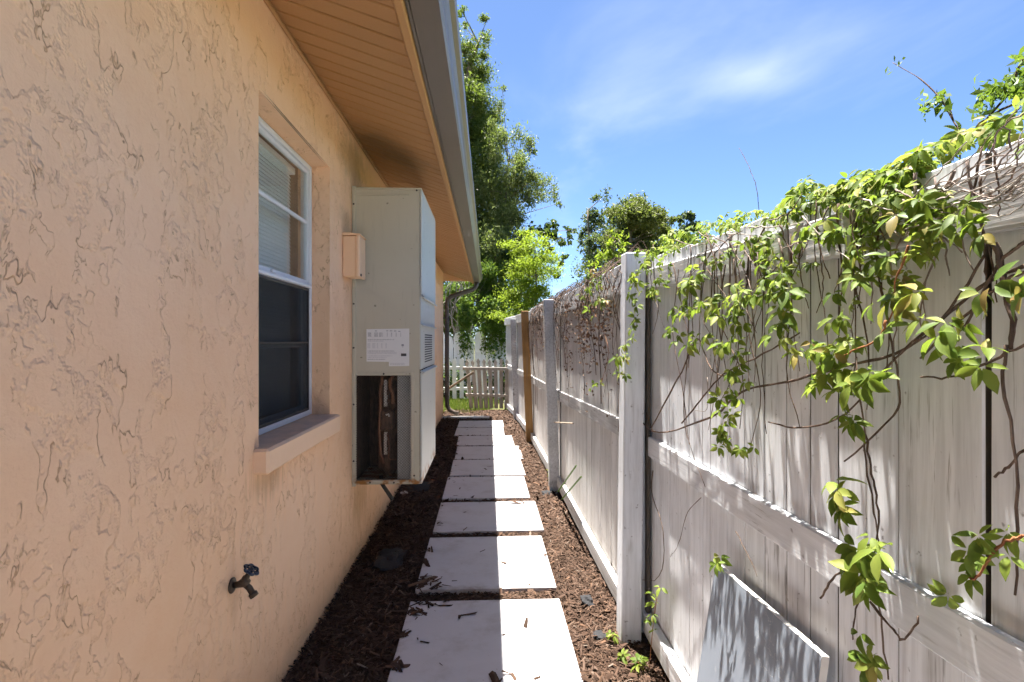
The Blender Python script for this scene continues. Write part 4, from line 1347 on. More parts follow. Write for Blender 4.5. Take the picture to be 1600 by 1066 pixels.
def scatter(poly, n, X0, X1, size, jit=0.5, young=0.0, out=OUT, down=(-0.35, -0.05, -1)):
    xs_ = [p[0] for p in poly]; ys_ = [p[1] for p in poly]
    c = 0
    while c < n:
        x = random.uniform(min(xs_), max(xs_)); y = random.uniform(min(ys_), max(ys_))
        ins = False
        j = len(poly) - 1
        for i in range(len(poly)):
            if (poly[i][1] > y) != (poly[j][1] > y) and x < (poly[j][0] - poly[i][0]) * (y - poly[i][1]) / (poly[j][1] - poly[i][1]) + poly[i][0]:
                ins = not ins
            j = i
        if not ins: continue
        c += 1
        p = on_x(x, y, random.uniform(X0, X1))
        leafs.append((leaf_frame(p, out, down, size * random.choice((0.55, 0.8, 0.95, 1.1, 1.3)) * random.uniform(0.85, 1.15), jit), random.random() < young))


def along(pts, n, X, size, jit=0.45, young=0.0, spread=0.012):
    P = smooth([on_x(px, py, X) for px, py in pts], 6)
    for i in range(n):
        t = (i + random.uniform(0.1, 0.9)) / n * (len(P) - 1)
        a, b = P[int(t)], P[min(int(t) + 1, len(P) - 1)]
        p = a.lerp(b, t - int(t)) + Vector((random.uniform(-0.03, 0), random.gauss(0, spread), random.gauss(0, spread)))
        leafs.append((leaf_frame(p, OUT, (-0.3, random.uniform(-.6, .6), -0.9), size * random.uniform(.65, 1.15), jit), random.random() < young))


# crown of the mass along the fence top (outlines measured on the fence plane)
top_line = [(1000, 392), (1045, 360), (1080, 352), (1130, 335), (1180, 328), (1215, 322), (1262, 274), (1290, 290), (1340, 272), (1400, 254), (1450, 222)]
low_line = [(1440, 285), (1400, 315), (1340, 325), (1280, 325), (1215, 350), (1160, 358), (1100, 372), (1050, 388), (1005, 412)]
scatter(top_line + low_line, 470, 0.70, 0.82, 0.027, 0.5, 0.10, out=(-0.5, -0.2, 0.85))
scatter([(1440, 225), (1500, 205), (1545, 182), (1600, 172), (1600, 205), (1540, 215), (1480, 245), (1440, 275)], 70, 0.73, 0.88, 0.027, 0.5, 0.08, out=(-0.45, -0.2, 0.9))
scatter([(1290, 300), (1440, 280), (1490, 290), (1500, 330), (1460, 400), (1400, 450), (1330, 430), (1280, 370)], 110, 0.65, 0.70, 0.027, 0.45, 0.08)
scatter([(1190, 350), (1290, 335), (1290, 400), (1250, 450), (1200, 440), (1165, 400)], 44, 0.65, 0.70, 0.027, 0.5, 0.15)
scatter([(1085, 360), (1180, 350), (1170, 410), (1090, 415)], 14, 0.65, 0.70, 0.026, 0.5, 0.2)
scatter([(985, 395), (1065, 370), (1050, 420), (1030, 470), (1000, 470)], 54, 0.58, 0.69, 0.026, 0.5, 0.25)
# hanging strands
along([(1015, 400), (992, 440), (998, 490), (990, 530), (968, 562)], 26, 0.585, 0.036, 0.45, 0.55)
along([(1052, 492), (1095, 486), (1140, 474), (1185, 458), (1225, 440)], 38, 0.635, 0.033, 0.45, 0.25)
along([(1048, 520), (1080, 528), (1110, 532), (1150, 545)], 14, 0.64, 0.036, 0.45, 0.35)
along([(1168, 440), (1155, 500), (1158, 560), (1150, 610), (1142, 650), (1146, 690)], 38, 0.66, 0.032, 0.45, 0.12, 0.022)
along([(1095, 420), (1080, 460), (1076, 490)], 9, 0.66, 0.040, 0.45, 0.1)
along([(1225, 430), (1235, 480), (1215, 520)], 8, 0.64, 0.044)
along([(1245, 545), (1290, 548), (1330, 560)], 12, 0.64, 0.038, 0.5, 0.1)
along([(1320, 440), (1330, 500), (1340, 560), (1350, 620), (1350, 680)], 20, 0.66, 0.032, 0.5, 0.05, 0.024)
along([(1270, 590), (1310, 598), (1350, 590), (1378, 600)], 13, 0.64, 0.040, 0.5, 0.1)
along([(1400, 450), (1440, 470), (1478, 498), (1510, 535), (1545, 552), (1580, 578)], 13, 0.62, 0.036, 0.35, 0.0, 0.016)
along([(1500, 330), (1530, 345), (1555, 360)], 8, 0.64, 0.030, 0.45, 0.0)
along([(1330, 750), (1318, 775), (1345, 768)], 6, 0.63, 0.044, 0.35)
along([(1385, 838), (1350, 872), (1362, 900), (1408, 862)], 8, 0.63, 0.046, 0.3)
along([(1375, 1000), (1362, 1030), (1395, 1040)], 5, 0.63, 0.038, 0.35)
along([(1600, 835), (1570, 842), (1540, 862), (1522, 890), (1510, 905)], 8, 0.64, 0.030, 0.45)
along([(1130, 862), (1133, 890)], 3, 0.66, 0.034)
along([(1415, 380), (1400, 440), (1392, 500)], 5, 0.62, 0.040, 0.5, 1.0)
along([(1600, 440), (1572, 442), (1545, 440)], 4, 0.62, 0.036, 0.5, 1.0)
along([(1146, 690), (1165, 703), (1195, 700)], 5, 0.65, 0.024, 0.5, 1.0)

# nearest and largest leaves are parts, the rest one joined part
leafs.sort(key=lambda a: -(a[0].col[2].to_3d().length / max(0.3, a[0].translation.y)))
for k in range(110):                         # the creeper goes on along the fence top beside the camera
    y_ = random.uniform(0.0, 0.72)
    leafs.append((leaf_frame((random.uniform(0.72, 0.86), y_, 1.60 + 0.06 * y_ + random.uniform(-0.02, 0.07)), (-0.4, -0.2, 0.9), (-0.4, 0, -1), 0.028 * random.uniform(.6, 1.3), .5), False))
for mt, yg in leafs[:298]:
    o = link('leaf', (ymesh if yg else vmesh)[random.randrange(10)], vine)
    o.matrix_parent_inverse = Matrix.Translation(-Vector(vine.location))
    o.matrix_basis = mt
Vs, Fs, kk = [], [], 0
for mt, yg in leafs[298:]:
    v, f = variants[random.randrange(10)]
    A = np.array(mt)
    Vs.append(v @ A[:3, :3].T + A[:3, 3])
    Fs += [tuple(i + kk for i in q) for q in f]
    kk += len(v)
me = bpy.data.meshes.new('small_leaves')
me.from_pydata([tuple(p) for p in np.concatenate(Vs)], [], Fs)
me.materials.append(M['creeper_stuff'])
me.polygons.foreach_set('use_smooth', [True] * len(me.polygons))
o = link('small_leaves', me, vine); local(o)
tag(o, kind='stuff')

# stems: long runners, then many thin hangers
stem_px([(975, 622), (1000, 655), (1030, 676), (1110, 652), (1140, 628), (1165, 610), (1250, 592), (1330, 570), (1400, 552), (1470, 500), (1530, 450), (1600, 415)], 0.695, 0.0034, 0.0026, 'stem', vine, 0.003)
stem_px([(1018, 668), (1065, 580), (1090, 530), (1110, 575), (1150, 598)], 0.69, 0.003, 0.002, 'stem', vine)
stem_px([(1065, 662), (1095, 625), (1130, 585), (1180, 560), (1250, 520)], 0.69, 0.0026, 0.002, 'stem', vine)
stem_px([(1200, 660), (1250, 668), (1320, 648), (1400, 560), (1470, 500), (1540, 400)], 0.69, 0.0020, 0.0018, 'stem', vine)
stem_px([(1320, 720), (1395, 650), (1404, 600), (1390, 520), (1375, 440)], 0.69, 0.0016, 0.002, 'stem', vine)
stem_px([(1440, 590), (1490, 588), (1540, 568), (1600, 540)], 0.69, 0.0016, 0.0020, 'stem', vine)
stem_px([(1555, 745), (1575, 730), (1600, 700)], 0.69, 0.0018, 0.0018, 'stem', vine)
stem_px([(1500, 520), (1540, 450), (1570, 400), (1600, 380)], 0.69, 0.0018, 0.0024, 'stem', vine)
stem_px([(1440, 560), (1500, 500), (1570, 440), (1600, 425)], 0.69, 0.0018, 0.0022, 'stem', vine)
stem_px([(1555, 380), (1565, 430), (1580, 500), (1578, 545)], 0.69, 0.0045, 0.003, 'stem', vine)
stem_px([(1572, 540), (1568, 600), (1590, 760), (1585, 930)], 0.68, 0.0026, 0.0016, 'stem', vine)
stem_px([(1352, 680), (1362, 740), (1372, 800), (1368, 880), (1376, 960), (1388, 1060)], 0.69, 0.0020, 0.0014, 'stem', vine, 0.006)
stem_px([(1338, 560), (1352, 700), (1364, 790), (1374, 850), (1360, 900)], 0.69, 0.0020, 0.0012, 'stem', vine, 0.006)
stem_px([(1282, 935), (1300, 905), (1330, 885), (1350, 878)], 0.64, 0.002, 0.002, 'stem', vine)
stem_px([(1355, 890), (1340, 940), (1332, 1000)], 0.64, 0.0018, 0.0012, 'stem', vine)
stem_px([(1360, 940), (1395, 985), (1415, 1000), (1438, 963)], 0.64, 0.0022, 0.0014, 'stem', vine)
stem_px([(1600, 838), (1565, 850), (1535, 895), (1515, 905)], 0.63, 0.0022, 0.0014, 'stem_red', vine)
stem_px([(1385, 500), (1372, 530), (1330, 550), (1310, 560)], 0.63, 0.002, 0.0014, 'stem_red', vine)
stem_px([(1420, 385), (1400, 440), (1392, 500)], 0.64, 0.0018, 0.0012, 'stem_red', vine)
stem_px([(1105, 590), (1105, 640), (1085, 640)], 0.70, 0.0012, 0.001, 'stem_grey', vine)
stem_px([(1020, 735), (1018, 770), (1036, 830), (1030, 900), (985, 905)], 0.70, 0.0022, 0.0012, 'stem', vine, 0.006)
stem_px([(1095, 778), (1075, 800), (1060, 850), (1048, 870)], 0.71, 0.0012, 0.0010, 'stem', vine)
stem_px([(1150, 830), (1175, 880), (1183, 902)], 0.71, 0.0014, 0.0008, 'stem', vine)
top_at = lambda px: float(np.interp(px, [1000, 1100, 1215, 1300, 1400, 1500, 1600], [440, 420, 400, 360, 340, 300, 260]))
for k in range(52):
    x = random.uniform(1012, 1345) if k < 40 else random.uniform(1345, 1600)
    y0 = top_at(x) - random.uniform(0, 60)
    y1 = y0 + random.uniform(90, 340) * (1 if x < 1345 else .8)
    x1 = x + random.gauss(0, 18)
    stem_px([(x, y0), (x + random.gauss(0, 8), lerp(y0, y1, .35)), ((x + x1) / 2 + random.gauss(0, 10), lerp(y0, y1, .7)), (x1, y1)], random.uniform(0.68, 0.705), random.uniform(.0012, .0030), .0009, random.choice(['stem', 'stem', 'dry_twig']), vine, 0.004)
# tangle of bare grey stems over the rail at the near end
for k in range(54):
    x = random.uniform(1390, 1590)
    y = float(np.interp(x, [1380, 1600], [360, 225])) + random.uniform(-15, 60)
    L_ = random.uniform(70, 200)
    a = random.gauss(-0.45, 0.22)
    dx, dyy = math.cos(a) * L_, math.sin(a) * L_
    stem_px([(x, y), (x + dx * .35 + random.gauss(0, 8), y + dyy * .35 + random.gauss(0, 10)), (x + dx * .7 + random.gauss(0, 8), y + dyy * .7 + random.gauss(0, 10)), (x + dx, y + dyy)], random.uniform(0.66, 0.70), random.uniform(.0007, .0017), .0007, random.choice(['stem_grey', 'stem_grey', 'dry_twig']), vine, 0.004, 0.006)
for k in range(30):
    x = random.uniform(1050, 1420)
    y = top_at(x) - random.uniform(0, 60)
    L_ = random.uniform(40, 110)
    a = random.gauss(0.9, 0.7)
    stem_px([(x, y), (x + math.cos(a) * L_ * .5 + random.gauss(0, 6), y + math.sin(a) * L_ * .5 + random.gauss(0, 6)), (x + math.cos(a) * L_, y + math.sin(a) * L_)], random.uniform(0.65, 0.69), .0018, .001, random.choice(['stem_grey', 'dry_twig', 'stem']), vine, 0.004, 0.006)
stem_px([(1186, 335), (1183, 300), (1176, 275), (1165, 250), (1155, 232)], 0.74, 0.0010, 0.0006, 'stem', vine, 0.002)

# ---- dried creeper on the second section ------------------------------------
dry = tag(empty('dried_vine', (0.62, 3.6, 0)), 'dead brown creeper twigs draped over the second fence section', 'vine')
tw = MB()
for k in range(190):
    y = random.uniform(2.56, 6.9) if k < 150 else random.uniform(2.5, 9.0)
    xf = float(fence_x(np.array([y]))[0]) - 0.03
    P = []
    z = 1.75
    yy_ = y + random.uniform(-.2, .2)
    P.append((xf + 0.10, yy_, 1.74 + random.uniform(0, .03)))
    P.append((xf + 0.045, yy_ + random.uniform(-.05, .05), 1.765 + random.uniform(0, .05)))
    drop = random.choice([0.08, 0.12, 0.16, 0.2, 0.35, 0.6]) * random.uniform(.6, 1.3)
    if k > 165: drop += 0.5
    for j in range(1, 5):
        P.append((xf - 0.018 - random.uniform(0, 0.02) + (0.03 if j > 2 and drop > .25 else 0), yy_ + (y - yy_) * j / 4 + random.gauss(0, 0.02), 1.74 - drop * j / 4))
    tw.tube(smooth(P, 3), random.uniform(0.0010, 0.0026), 4, False)
tag(tw.build('twigs', M['stem'], dry), kind='stuff')
# dry leaves
def leaf_cloud(P, size, mat, name, parent, droop=0.0, seed=1, aspect=0.5, flat=0.0):
    r = np.random.default_rng(seed)
    n = len(P)
    d = r.normal(0, 1, (n, 3)); d[:, 2] -= droop * 1.5
    d /= np.linalg.norm(d, axis=1)[:, None]
    u = r.normal(0, 1, (n, 3)); u[:, 2] *= (1 - flat)
    if flat > 0: u = np.cross(d, np.array([0, 0, 1.0])[None] + r.normal(0, 1 - flat, (n, 3)))
    else: u = np.cross(d, u)
    u /= np.linalg.norm(u, axis=1)[:, None] + 1e-9
    nn_ = np.cross(d, u)
    s = (size * r.lognormal(0, 0.3, n))[:, None]
    bend = r.uniform(-0.25, 0.25, (n, 1))
    a = P - d * s * 0.5
    b = P + u * s * aspect * 0.5 + nn_ * s * bend
    c = P + d * s * 0.5
    e = P - u * s * aspect * 0.5 + nn_ * s * bend
    V = np.stack([a, b, c, e], 1).reshape(-1, 3)
    F = np.arange(4 * n).reshape(-1, 4)
    o = link(name, np_mesh(name, V, F, mat), parent)
    return local(o)


pts = []
for k in range(1000):
    grp = random.random()
    y = random.choice([2.95, 3.35, 3.55, 3.75, 4.2]) + random.gauss(0, 0.07) if grp < .75 else random.uniform(2.6, 7)
    xf = float(fence_x(np.array([y]))[0])
    pts.append((xf - random.uniform(0.0, 0.05), y, 1.60 - abs(random.gauss(0, 0.24)) + 0.05))
tag(leaf_cloud(np.array(pts), 0.019, M['dry_leaf'], 'dry_leaves', dry, 0.6, 5, 0.6), kind='stuff')
# a little green tuft on it, with yellowing strand
tuft = tag(empty('creeper_tuft', (0.6, 3.3, 1.6)), 'small yellow-green creeper tuft on the dried vine over the second section', 'vine')
for (px, py, n_, s_) in ((925, 430, 10, 0.036), (918, 450, 8, 0.036), (922, 478, 8, 0.04), (935, 470, 5, 0.034), (962, 590, 4, 0.030), (975, 560, 4, 0.03), (935, 600, 3, 0.028)):
    for k in range(n_):
        p = on_x(px + random.gauss(0, 9), py + random.gauss(0, 8), 0.60 + random.uniform(-.02, .01))
        o = link('leaf', ymesh[random.randrange(10)], tuft)
        o.matrix_parent_inverse = Matrix.Translation(-Vector(tuft.location))
        o.matrix_basis = leaf_frame(p, OUT, (-.3, 0, -1), s_ * random.uniform(.7, 1.1), .45)
stem_px([(930, 410), (922, 450), (925, 480), (950, 540), (940, 600)], 0.605, .0016, .001, 'stem_red', tuft)

# ---- seedlings at the fence foot ----------------------------------------------
def seedling(base, h, nl, s, label, lean=(0, 0)):
    t = tag(empty('seedling', base), label, 'seedling', 'creeper seedlings at the fence foot')
    B = Vector(base)
    P = smooth([B, B + Vector((lean[0] * .4, lean[1] * .4, h * .5)), B + Vector((lean[0], lean[1], h))], 4)
    MB().tube(P, 0.0016, 5).build('stem', M['stem_red'], t, True)
    for k in range(nl):
        p = P[-1].lerp(P[len(P) // 3], k / max(1, nl)) + Vector((random.uniform(-.02, .01), random.uniform(-.02, .02), 0.004))
        o = link('leaf', vmesh[random.randrange(10)], t)
        o.matrix_parent_inverse = Matrix.Translation(-B)
        o.matrix_basis = leaf_frame(p, (-.3, -.3, 0.9), (random.uniform(-1, .2), random.uniform(-1, 1), -.2), s * random.uniform(.7, 1.1), .35)


for (px, py, h, nl, s, lab) in ((958, 1008, 0.035, 4, 0.034, 'seedling on mulch just below the blue-grey fabric scrap'), (972, 1038, 0.03, 4, 0.036, 'middle low seedling in the mulch in front of the nearest post'), (998, 1056, 0.045, 4, 0.042, 'lowest seedling in the mulch at the bottom edge of the picture')):
    q = ground_at(px, py)
    seedling((q.x, q.y, 0.012), h, nl, s, lab)
q = Vector((0.655, 2.22, 0.012)); seedling(tuple(q), 0.36, 6, 0.040, 'tall thin creeper shoot climbing the fence beside the nearest post', (0.03, -0.03))
q = Vector((0.60, 5.15, 0.012)); seedling(tuple(q), 0.14, 8, 0.05, 'leafy seedling behind the second fence post')

# sticks of old stem beside the second post
for i, (a, b) in enumerate((((872, 768), (900, 728)), ((878, 780), (908, 745)), ((866, 660), (895, 662)))):
    s = MB().tube([on_x(a[0], a[1], 0.575), on_x(b[0], b[1], 0.585)], 0.006, 5).build('dry_stick', M['bush'] if i < 2 else M['stick'], None)
    tag(s, ('lower olive plant stick leaning by the second fence post', 'second olive plant stick leaning by the second fence post, nearest the rail', 'grey stick poking sideways from the second fence post')[i], 'stick')
s = MB().tube(smooth([on_x(902, 1040, 0.40), ground_at(905, 1032) + Vector((0, 0, .03)), ground_at(925, 1012) + Vector((0, 0, .035)), ground_at(948, 1006) + Vector((0, 0, .02))], 4), 0.004, 5).build('root', M['dry_twig'], None, True)
tag(s, 'bent brown root lying on mulch at the right edge of the nearest slab', 'root')

# ---- shrub shoots rising behind the fence, near end -------------------------------
shoot = tag(empty('shrub_shoot', (0.9, 1.1, 0.0)), 'thin twiggy shoot with small leaves rising above the fence against the sky', 'shrub')
XS = 0.85
a = [on_x(*p, XS) for p in ((1500, 205), (1490, 190), (1470, 155), (1440, 125), (1412, 108), (1395, 98))]
MB().tube([Vector((a[0].x, a[0].y, 0.0)), a[0] - Vector((0, 0, .4))] + smooth(a, 3), [.0030, .0022] + [.0014] * 10 + [.0007] * 6, 5).build('stem', M['stem'], shoot, True)
b = [on_x(*p, XS) for p in ((1490, 190), (1484, 170), (1478, 160))]
MB().tube(smooth(b, 3), .0014, 5).build('stem', M['stem'], shoot, True)
pts = []
for (px, py, sp, n_) in ((1448, 158, 7, 16), (1465, 160, 7, 16), (1475, 150, 6, 12), (1480, 172, 5, 6), (1405, 100, 5, 4), (1392, 114, 4, 3), (1440, 170, 6, 8)):
    for k in range(n_): pts.append(on_x(random.gauss(px, sp), random.gauss(py, sp), XS + random.uniform(-.02, .02)))
leaf_cloud(np.array([tuple(p) for p in pts]), 0.015, M['bush'], 'foliage', shoot, 0, 8, 0.5)
shrub = tag(empty('feathery_shrub', (0.95, 0.9, 0)), 'feathery light green shrub sprays showing above the fence top at the right edge', 'shrub')
pts = []
for (px, py, sx_, sy_, n_) in ((1570, 140, 18, 9, 160), (1590, 130, 10, 8, 90), (1545, 148, 9, 6, 50), (1598, 95, 3, 6, 14), (1584, 93, 5, 3, 5), (1530, 172, 10, 7, 40), (1620, 150, 18, 14, 120), (1650, 120, 20, 20, 140)):
    for k in range(n_): pts.append(on_x(random.gauss(px, sx_), random.gauss(py, sy_), 0.92 + random.uniform(-.05, .05)))
leaf_cloud(np.array([tuple(p) for p in pts]), 0.017, M['bush'], 'foliage', shrub, 0, 9, 0.32)
for pl in ([(1530, 200), (1560, 165), (1600, 120)], [(1500, 235), (1550, 180), (1620, 150)], [(1583, 130), (1592, 105), (1598, 92)]):
    P = smooth([on_x(*p, 0.92) for p in pl], 4)
    MB().tube(P, 0.0022, 5).build('stem', M['stem'], shrub, True)
base = on_x(1560, 200, 0.92)
MB().tube([Vector((0.95, base.y, 0)), base], [0.006, 0.003], 6).build('stem', M['stem'], shrub, True)


# ---- trees -------------------------------------------------------------------------
def tree(name, label, base, trunk, limbs, clusters, mat, leaf, per, seed, spread_y=1.0, droop=0.0, aspect=0.5, tr=0.16, twig=True, flat=0.0, squash=1.0):
    """trunk: points; clusters: (x,y,z,r); limbs connect trunk to clusters"""
    r = np.random.default_rng(seed)
    t = tag(empty(name, base), label, 'tree', 'trees beyond the fences')
    B = Vector(base)
    T = smooth([B] + [Vector(p) for p in trunk], 4)
    n = len(T)
    MB().tube(T, [lerp(tr, tr * 0.22, i / (n - 1)) for i in range(n)], 9).build('trunk', M['bark'], t, True)
    lm = MB()
    P = []
    for (x, y, z, rad, dens) in clusters:
        c = Vector((x, y, z))
        # limb
        j = min(range(n), key=lambda i: (T[i] - c).length + abs(T[i].z - (c.z - 0.5 * (c - T[i]).length)) * .6)
        if twig:
            mid = T[j].lerp(c, .5) + Vector((r.normal(0, .12), r.normal(0, .12), r.normal(0.0, .1))) * rad * 2
            Ls = smooth([T[j], mid, c], 3)
            lm.tube(Ls, [lerp(min(tr * .22, .03), .005, i / (len(Ls) - 1)) for i in range(len(Ls))], 5, False)
        m_ = int(4.2 * per * dens * (rad ** 2))
        # sub-clumps of uneven size inside the cluster
        ns = max(3, int(7 * rad / 0.6))
        sub = r.normal(0, 0.48, (ns, 3)) * rad
        ss = r.uniform(0.26, 0.55, ns) * rad
        pick = r.integers(0, ns, m_)
        q = sub[pick] + r.normal(0, 1, (m_, 3)) * ss[pick][:, None] * np.array([1, 1, 0.75 + 0.5 * droop])
        q[:, 2] *= squash
        sub = sub * np.array([1, 1, squash])
        P.append(q + np.array([x, y, z]))
        if twig:
            for s_ in sub[: min(ns, 6)]:
                e = c + Vector(s_)
                lm.tube([c, c.lerp(e, .5) + Vector(r.normal(0, .05, 3)), e], [.006, .004, .003], 4, False)
    if twig: tag(lm.build('limbs', M['bark'], t), kind='stuff')
    leaf_cloud(np.concatenate(P), leaf, mat, 'crown', t, droop, seed, aspect, flat)
    return t


def px_clusters(lst, Y, dy, seed):
    r = random.Random(seed)
    out = []
    for px, py, rp, dens in lst:
        y = Y + r.uniform(-dy, dy)
        p = on_y(px, py, y)
        out.append((p.x, p.y, p.z, rp / 860.0 * y, dens))
    return out


# tall dark evergreen behind the eave
YA = 16.5
lst = [(722, 18, 9, .5), (727, 42, 7, .4), (760, 34, 9, .5), (752, 58, 11, .5), (735, 75, 16, .7), (752, 90, 14, .7), (730, 105, 20, .9), (748, 125, 20, .9), (735, 150, 24, 1.2), (755, 165, 16, .9), (740, 190, 26, 1.4), (758, 205, 16, 1.0),
       (735, 225, 26, 1.6), (752, 250, 24, 1.5), (740, 285, 30, 1.8), (765, 290, 20, 1.3), (745, 325, 32, 1.8), (768, 335, 24, 1.3), (745, 365, 32, 1.8), (772, 372, 24, 1.3), (750, 405, 34, 1.7), (780, 415, 28, 1.3),
       (700, 120, 30, 1), (690, 200, 36, 1), (680, 290, 40, 1), (690, 370, 40, 1), (650, 330, 40, .8), (655, 220, 34, .8), (700, 60, 22, .8), (640, 400, 40, .8)]
tree('evergreen_tree', 'tall dark evergreen tree rising behind the end of the gutter', (-0.9, YA, -0.03), [(-0.85, YA, 3), (-0.75, YA + .1, 6), (-0.62, YA, 9.2), (-.3, YA - .1, 10.2)], None, px_clusters(lst, YA, 0.8, 1), M['evergreen'], 0.065, 5000, 11, aspect=0.42, tr=0.2)
# olive drooping tree in front of it
YB = 15.2
lst = [(778, 165, 9, .45), (785, 140, 7, .35), (775, 205, 13, .6), (790, 225, 17, .7), (806, 215, 12, .5), (815, 235, 14, .6), (828, 232, 8, .5), (800, 252, 18, .7), (818, 258, 10, .5), (790, 275, 22, .8), (812, 285, 22, .8), (835, 280, 13, .6), (850, 288, 12, .6), (866, 300, 9, .55), (872, 318, 6, .5),
       (845, 302, 11, .6), (795, 310, 24, .9), (822, 312, 14, .6), (785, 345, 24, .9), (805, 340, 16, .7), (775, 380, 24, 1), (800, 375, 18, .7), (760, 300, 20, .8)]
tree('olive_tree', 'loose olive-green tree with drooping branch tips against the sky', (0.15, YB, -0.03), [(.10, YB, 2.2), (.2, YB, 3.8), (.45, YB, 5.0), (.55, YB, 6.3)], None, px_clusters(lst, YB, 0.5, 2), M['olive'], 0.075, 4600, 12, droop=0.7, aspect=0.30, tr=0.07)
# pruned diagonal limb showing on it
# dark round-leaved branch tree
YC = 14.6
lst = [(845, 362, 12, .7), (862, 352, 8, .6), (868, 368, 9, .6), (880, 380, 8, .55), (890, 360, 6, .5), (893, 372, 5, .5), (880, 400, 6, .5), (878, 415, 5, .5), (858, 385, 10, .6), (872, 430, 5, .4), (828, 360, 10, .6), (815, 375, 14, .8), (800, 395, 18, 1)]
tree('round_leaf_tree', 'dark round-leaved tree branch just above the lime green tree', (.75, YC, -0.03), [(.8, YC, 2), (1.0, YC, 3.4), (1.5, YC, 4.3)], None, px_clusters(lst, YC, 0.35, 3), M['dark_leaf'], 0.10, 1500, 13, aspect=0.8, tr=0.07)
# lime tree, layered sprays
YD = 13.2
lst = []
for (px, py, w) in ((835, 368, 13), (842, 386, 26), (815, 390, 20), (852, 405, 24), (822, 411, 26), (800, 414, 14), (862, 424, 16), (838, 432, 30), (808, 436, 20), (852, 452, 22), (822, 458, 28), (798, 464, 16), (846, 474, 20), (818, 483, 26), (795, 492, 18), (836, 496, 18)):
    lst.append((px, py, w, 1.0))
tree('lime_tree', 'bright lime green young tree with layered sprays above the far fence end', (1.05, YD, -0.03), [(1.1, YD, 1.5), (1.15, YD, 2.6), (1.12, YD, 3.7)], None, px_clusters(lst, YD, 0.45, 4), M['lime'], 0.055, 2600, 14, aspect=0.36, tr=0.045, flat=0.75, droop=0.15, squash=0.55)
# right-hand trees beyond the fence
YE = 27.0
lst = [(928, 335, 12, .6), (940, 312, 9, .5), (948, 300, 6, .4), (935, 350, 15, .8), (915, 362, 10, .6), (908, 375, 8, .5), (922, 380, 12, .7), (945, 365, 16, .8), (955, 345, 12, .6), (925, 400, 14, .8), (950, 395, 20, .9), (930, 430, 22, 1)]
tree('dark_oak_tree', 'sparse dark blue-green tree behind the fence, left one of the pair', (5.2, YE, -0.03), [(5.1, YE, 3), (5.0, YE, 5.5), (4.9, YE, 7.8)], None, px_clusters(lst, YE, 1.0, 5), M['far_leaf2'], 0.13, 1050, 15, aspect=0.5, tr=0.16)
YF = 25.0
lst = [(985, 322, 14, 1), (1002, 315, 14, 1), (975, 345, 20, 1.1), (1000, 340, 22, 1.2), (1020, 330, 14, 1), (1030, 342, 13, .9), (1045, 345, 8, .8), (1010, 362, 20, 1.1), (1035, 362, 14, .9), (980, 370, 22, 1.1), (960, 380, 16, 1), (1000, 395, 26, 1), (1040, 390, 20, 1), (1020, 430, 26, 1)]
tree('rounded_oak_tree', 'denser olive tree with rounded crown behind the fence, right one of the pair', (6.6, YF, -0.03), [(6.5, YF, 3), (6.5, YF, 5), (6.5, YF, 6.8)], None, px_clusters(lst, YF, 1.2, 6), M['far_leaf'], 0.11, 2200, 16, aspect=0.5, tr=0.2)
YG = 30.0
lst = [(1073, 338, 7, 1), (1082, 340, 6, 1), (1062, 345, 6, 1), (1075, 352, 12, 1), (1070, 375, 18, 1), (1085, 400, 22, 1)]
tree('distant_tree', 'tiny dark treetop just peeking over the creeper on the fence', (10.9, YG, -0.03), [(10.9, YG, 3), (10.9, YG, 6.5)], None, px_clusters(lst, YG, .6, 7), M['far_leaf2'], 0.20, 700, 17, tr=0.15)
# yellow-green sapling close behind the fence
YH = 6.5
lst = [(962, 372, 8, 1), (972, 384, 8, 1), (955, 388, 10, 1), (975, 398, 8, 1), (940, 402, 9, 1), (960, 404, 12, 1), (925, 418, 7, .9), (968, 425, 14, 1), (945, 430, 14, 1)]
tree('sapling', 'yellow-green sapling tips showing just over the dried vine', (1.45, YH, -0.03), [(1.45, YH, 1.4), (1.5, YH, 2.3)], None, px_clusters(lst, YH, .15, 8), M['lime'], 0.055, 2600, 18, aspect=.4, tr=0.02, flat=.4)

# ---- undergrowth at the end of the path -----------------------------------------
YU = 14.0
lst = [(712, 450, 18, 1), (735, 445, 20, 1), (760, 450, 20, 1), (780, 460, 20, 1), (715, 480, 18, 1), (740, 478, 20, 1), (765, 480, 20, 1), (788, 490, 14, 1), (705, 498, 12, 1), (725, 502, 14, 1), (750, 498, 12, 1), (775, 508, 16, 1), (690, 470, 20, 1), (672, 490, 20, 1), (668, 450, 24, 1), (800, 470, 14, 1), (790, 425, 18, .9), (765, 425, 20, .9), (735, 420, 18, .8)]
bush = tree('thicket_bush', 'dense green thicket bush above the white board fence', (-0.5, YU + .4, -0.03), [(-.5, YU + .4, 1), (-.4, YU + .4, 2.4)], None, px_clusters(lst, YU + .4, .35, 21), M['bush'], 0.06, 4200, 21, aspect=.5, tr=0.06)
bush['category'] = 'bush'
cl = tag(empty('fence_creeper', (-0.3, 13.5, 0)), 'green creeper hanging down over the white board fence', 'vine')
pts = []
r = random.Random(5)
for k in range(3200):
    px = r.choice([722, 727, 733, 757, 764, 770, 776, 784, 790]) + r.gauss(0, 4)
    py = 500 + abs(r.gauss(0, 34)) - r.uniform(0, 40)
    p = on_y(px, py, 13.52 + r.uniform(-.08, .05))
    pts.append(tuple(p))
leaf_cloud(np.array(pts), 0.07, M['bush'], 'foliage', cl, .5, 22, .6)
for k in range(10):
    px = random.uniform(702, 745)
    P = smooth([on_y(px + random.gauss(0, 8), y_, 13.7) for y_ in (430, 455, 480, 505, 530)], 3)
    MB().tube(P, 0.010, 4).build('stem', M['stem_grey'], cl, True)
pts = []
r = random.Random(9)
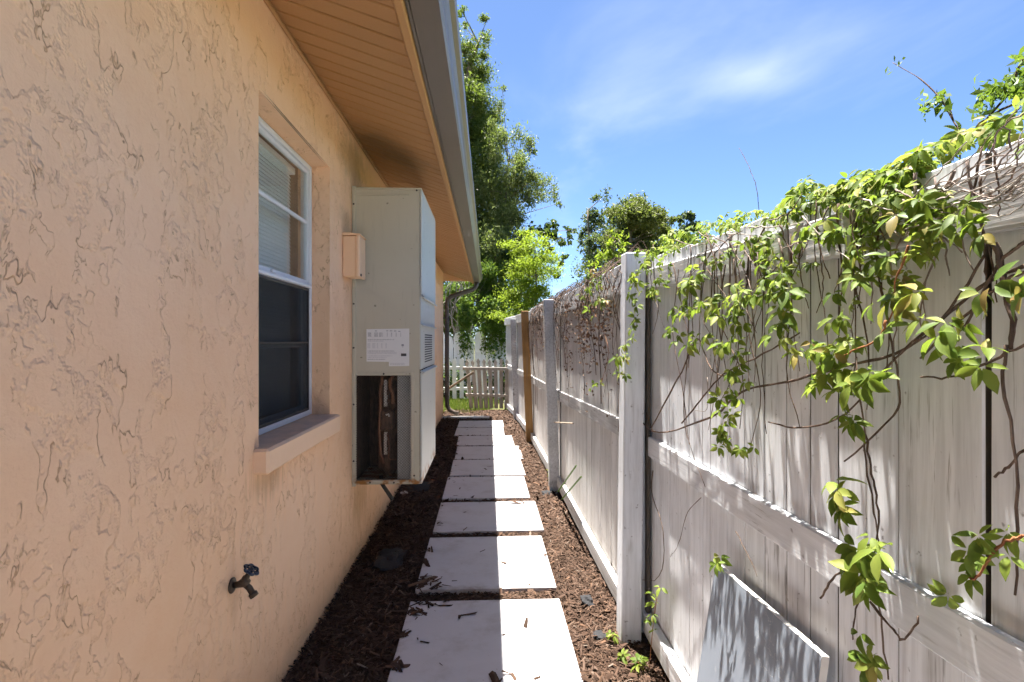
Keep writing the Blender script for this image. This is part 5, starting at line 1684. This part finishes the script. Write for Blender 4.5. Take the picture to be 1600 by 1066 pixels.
for k in range(5200):
    x_ = r.uniform(-3.2, 0.5)
    pts.append((x_ + r.gauss(0, .05), 13.2 + r.gauss(0, .12), abs(r.gauss(0.25, 0.25)) * (0.8 + 0.4 * math.sin(x_ * 5))))
ls = tag(empty('shade_filler_leaves', (-1.2, 13.2, 0)), 'dark leaf row added to stand for shade between the picket fence and the board fence', 'shrub')
leaf_cloud(np.array(pts), 0.08, M['dark_leaf'], 'foliage', ls, 0, 33, .6)  # dark leaves put in as the shadow seen between the pickets
for k in range(14):
    x_ = -3.0 + k * 0.25
    MB().tube([(x_, 13.2, 0), (x_ + .03, 13.2, .4)], .008, 5).build('stem', M['bark'], ls)
YW = 19.0
lst = []
for px in range(600, 840, 22):
    for py in (395, 420, 445, 470, 495, 520):
        lst.append((px + random.uniform(-8, 8), py + random.uniform(-8, 8) + (12 if px > 780 else 0), 17, 1.0))
wood = tree('background_shrubbery', 'dark green shrubbery filling the gap behind the board fence', (-0.6, YW, -0.03), [(-.6, YW, 1.2), (-.6, YW, 3.0)], None, px_clusters(lst, YW, .7, 31), M['evergreen'], 0.10, 900, 31, aspect=.5, tr=0.08, twig=False)
wood['category'] = 'shrubbery'
# grass patch behind the downspout
n = 9000
gx_ = rng.uniform(-2.6, 0.5, n); gy_ = rng.uniform(10.25, 12.9, n)
kp = gx_ < np.interp(gy_, [10.2, 10.8, 13], [-0.35, 0.0, 0.4])
gx_, gy_ = gx_[kp], gy_[kp]; n = len(gx_)
hh = rng.uniform(0.03, 0.10, n); aa = rng.uniform(0, 6.28, n)
w = 0.006
A0 = np.stack([gx_ - w * np.cos(aa), gy_ - w * np.sin(aa), np.full(n, -0.03)], 1)
A1 = np.stack([gx_ + w * np.cos(aa), gy_ + w * np.sin(aa), np.full(n, -0.03)], 1)
A2 = np.stack([gx_ + rng.normal(0, .02, n), gy_ + rng.normal(0, .02, n), hh], 1)
V = np.stack([A0, A1, A2], 1).reshape(-1, 3); F = np.arange(3 * n).reshape(-1, 3)
tag(link('grass', np_mesh('grass', V, F, M['grass'])), 'patch of short bright grass behind the drainpipe', 'grass', kind='stuff')
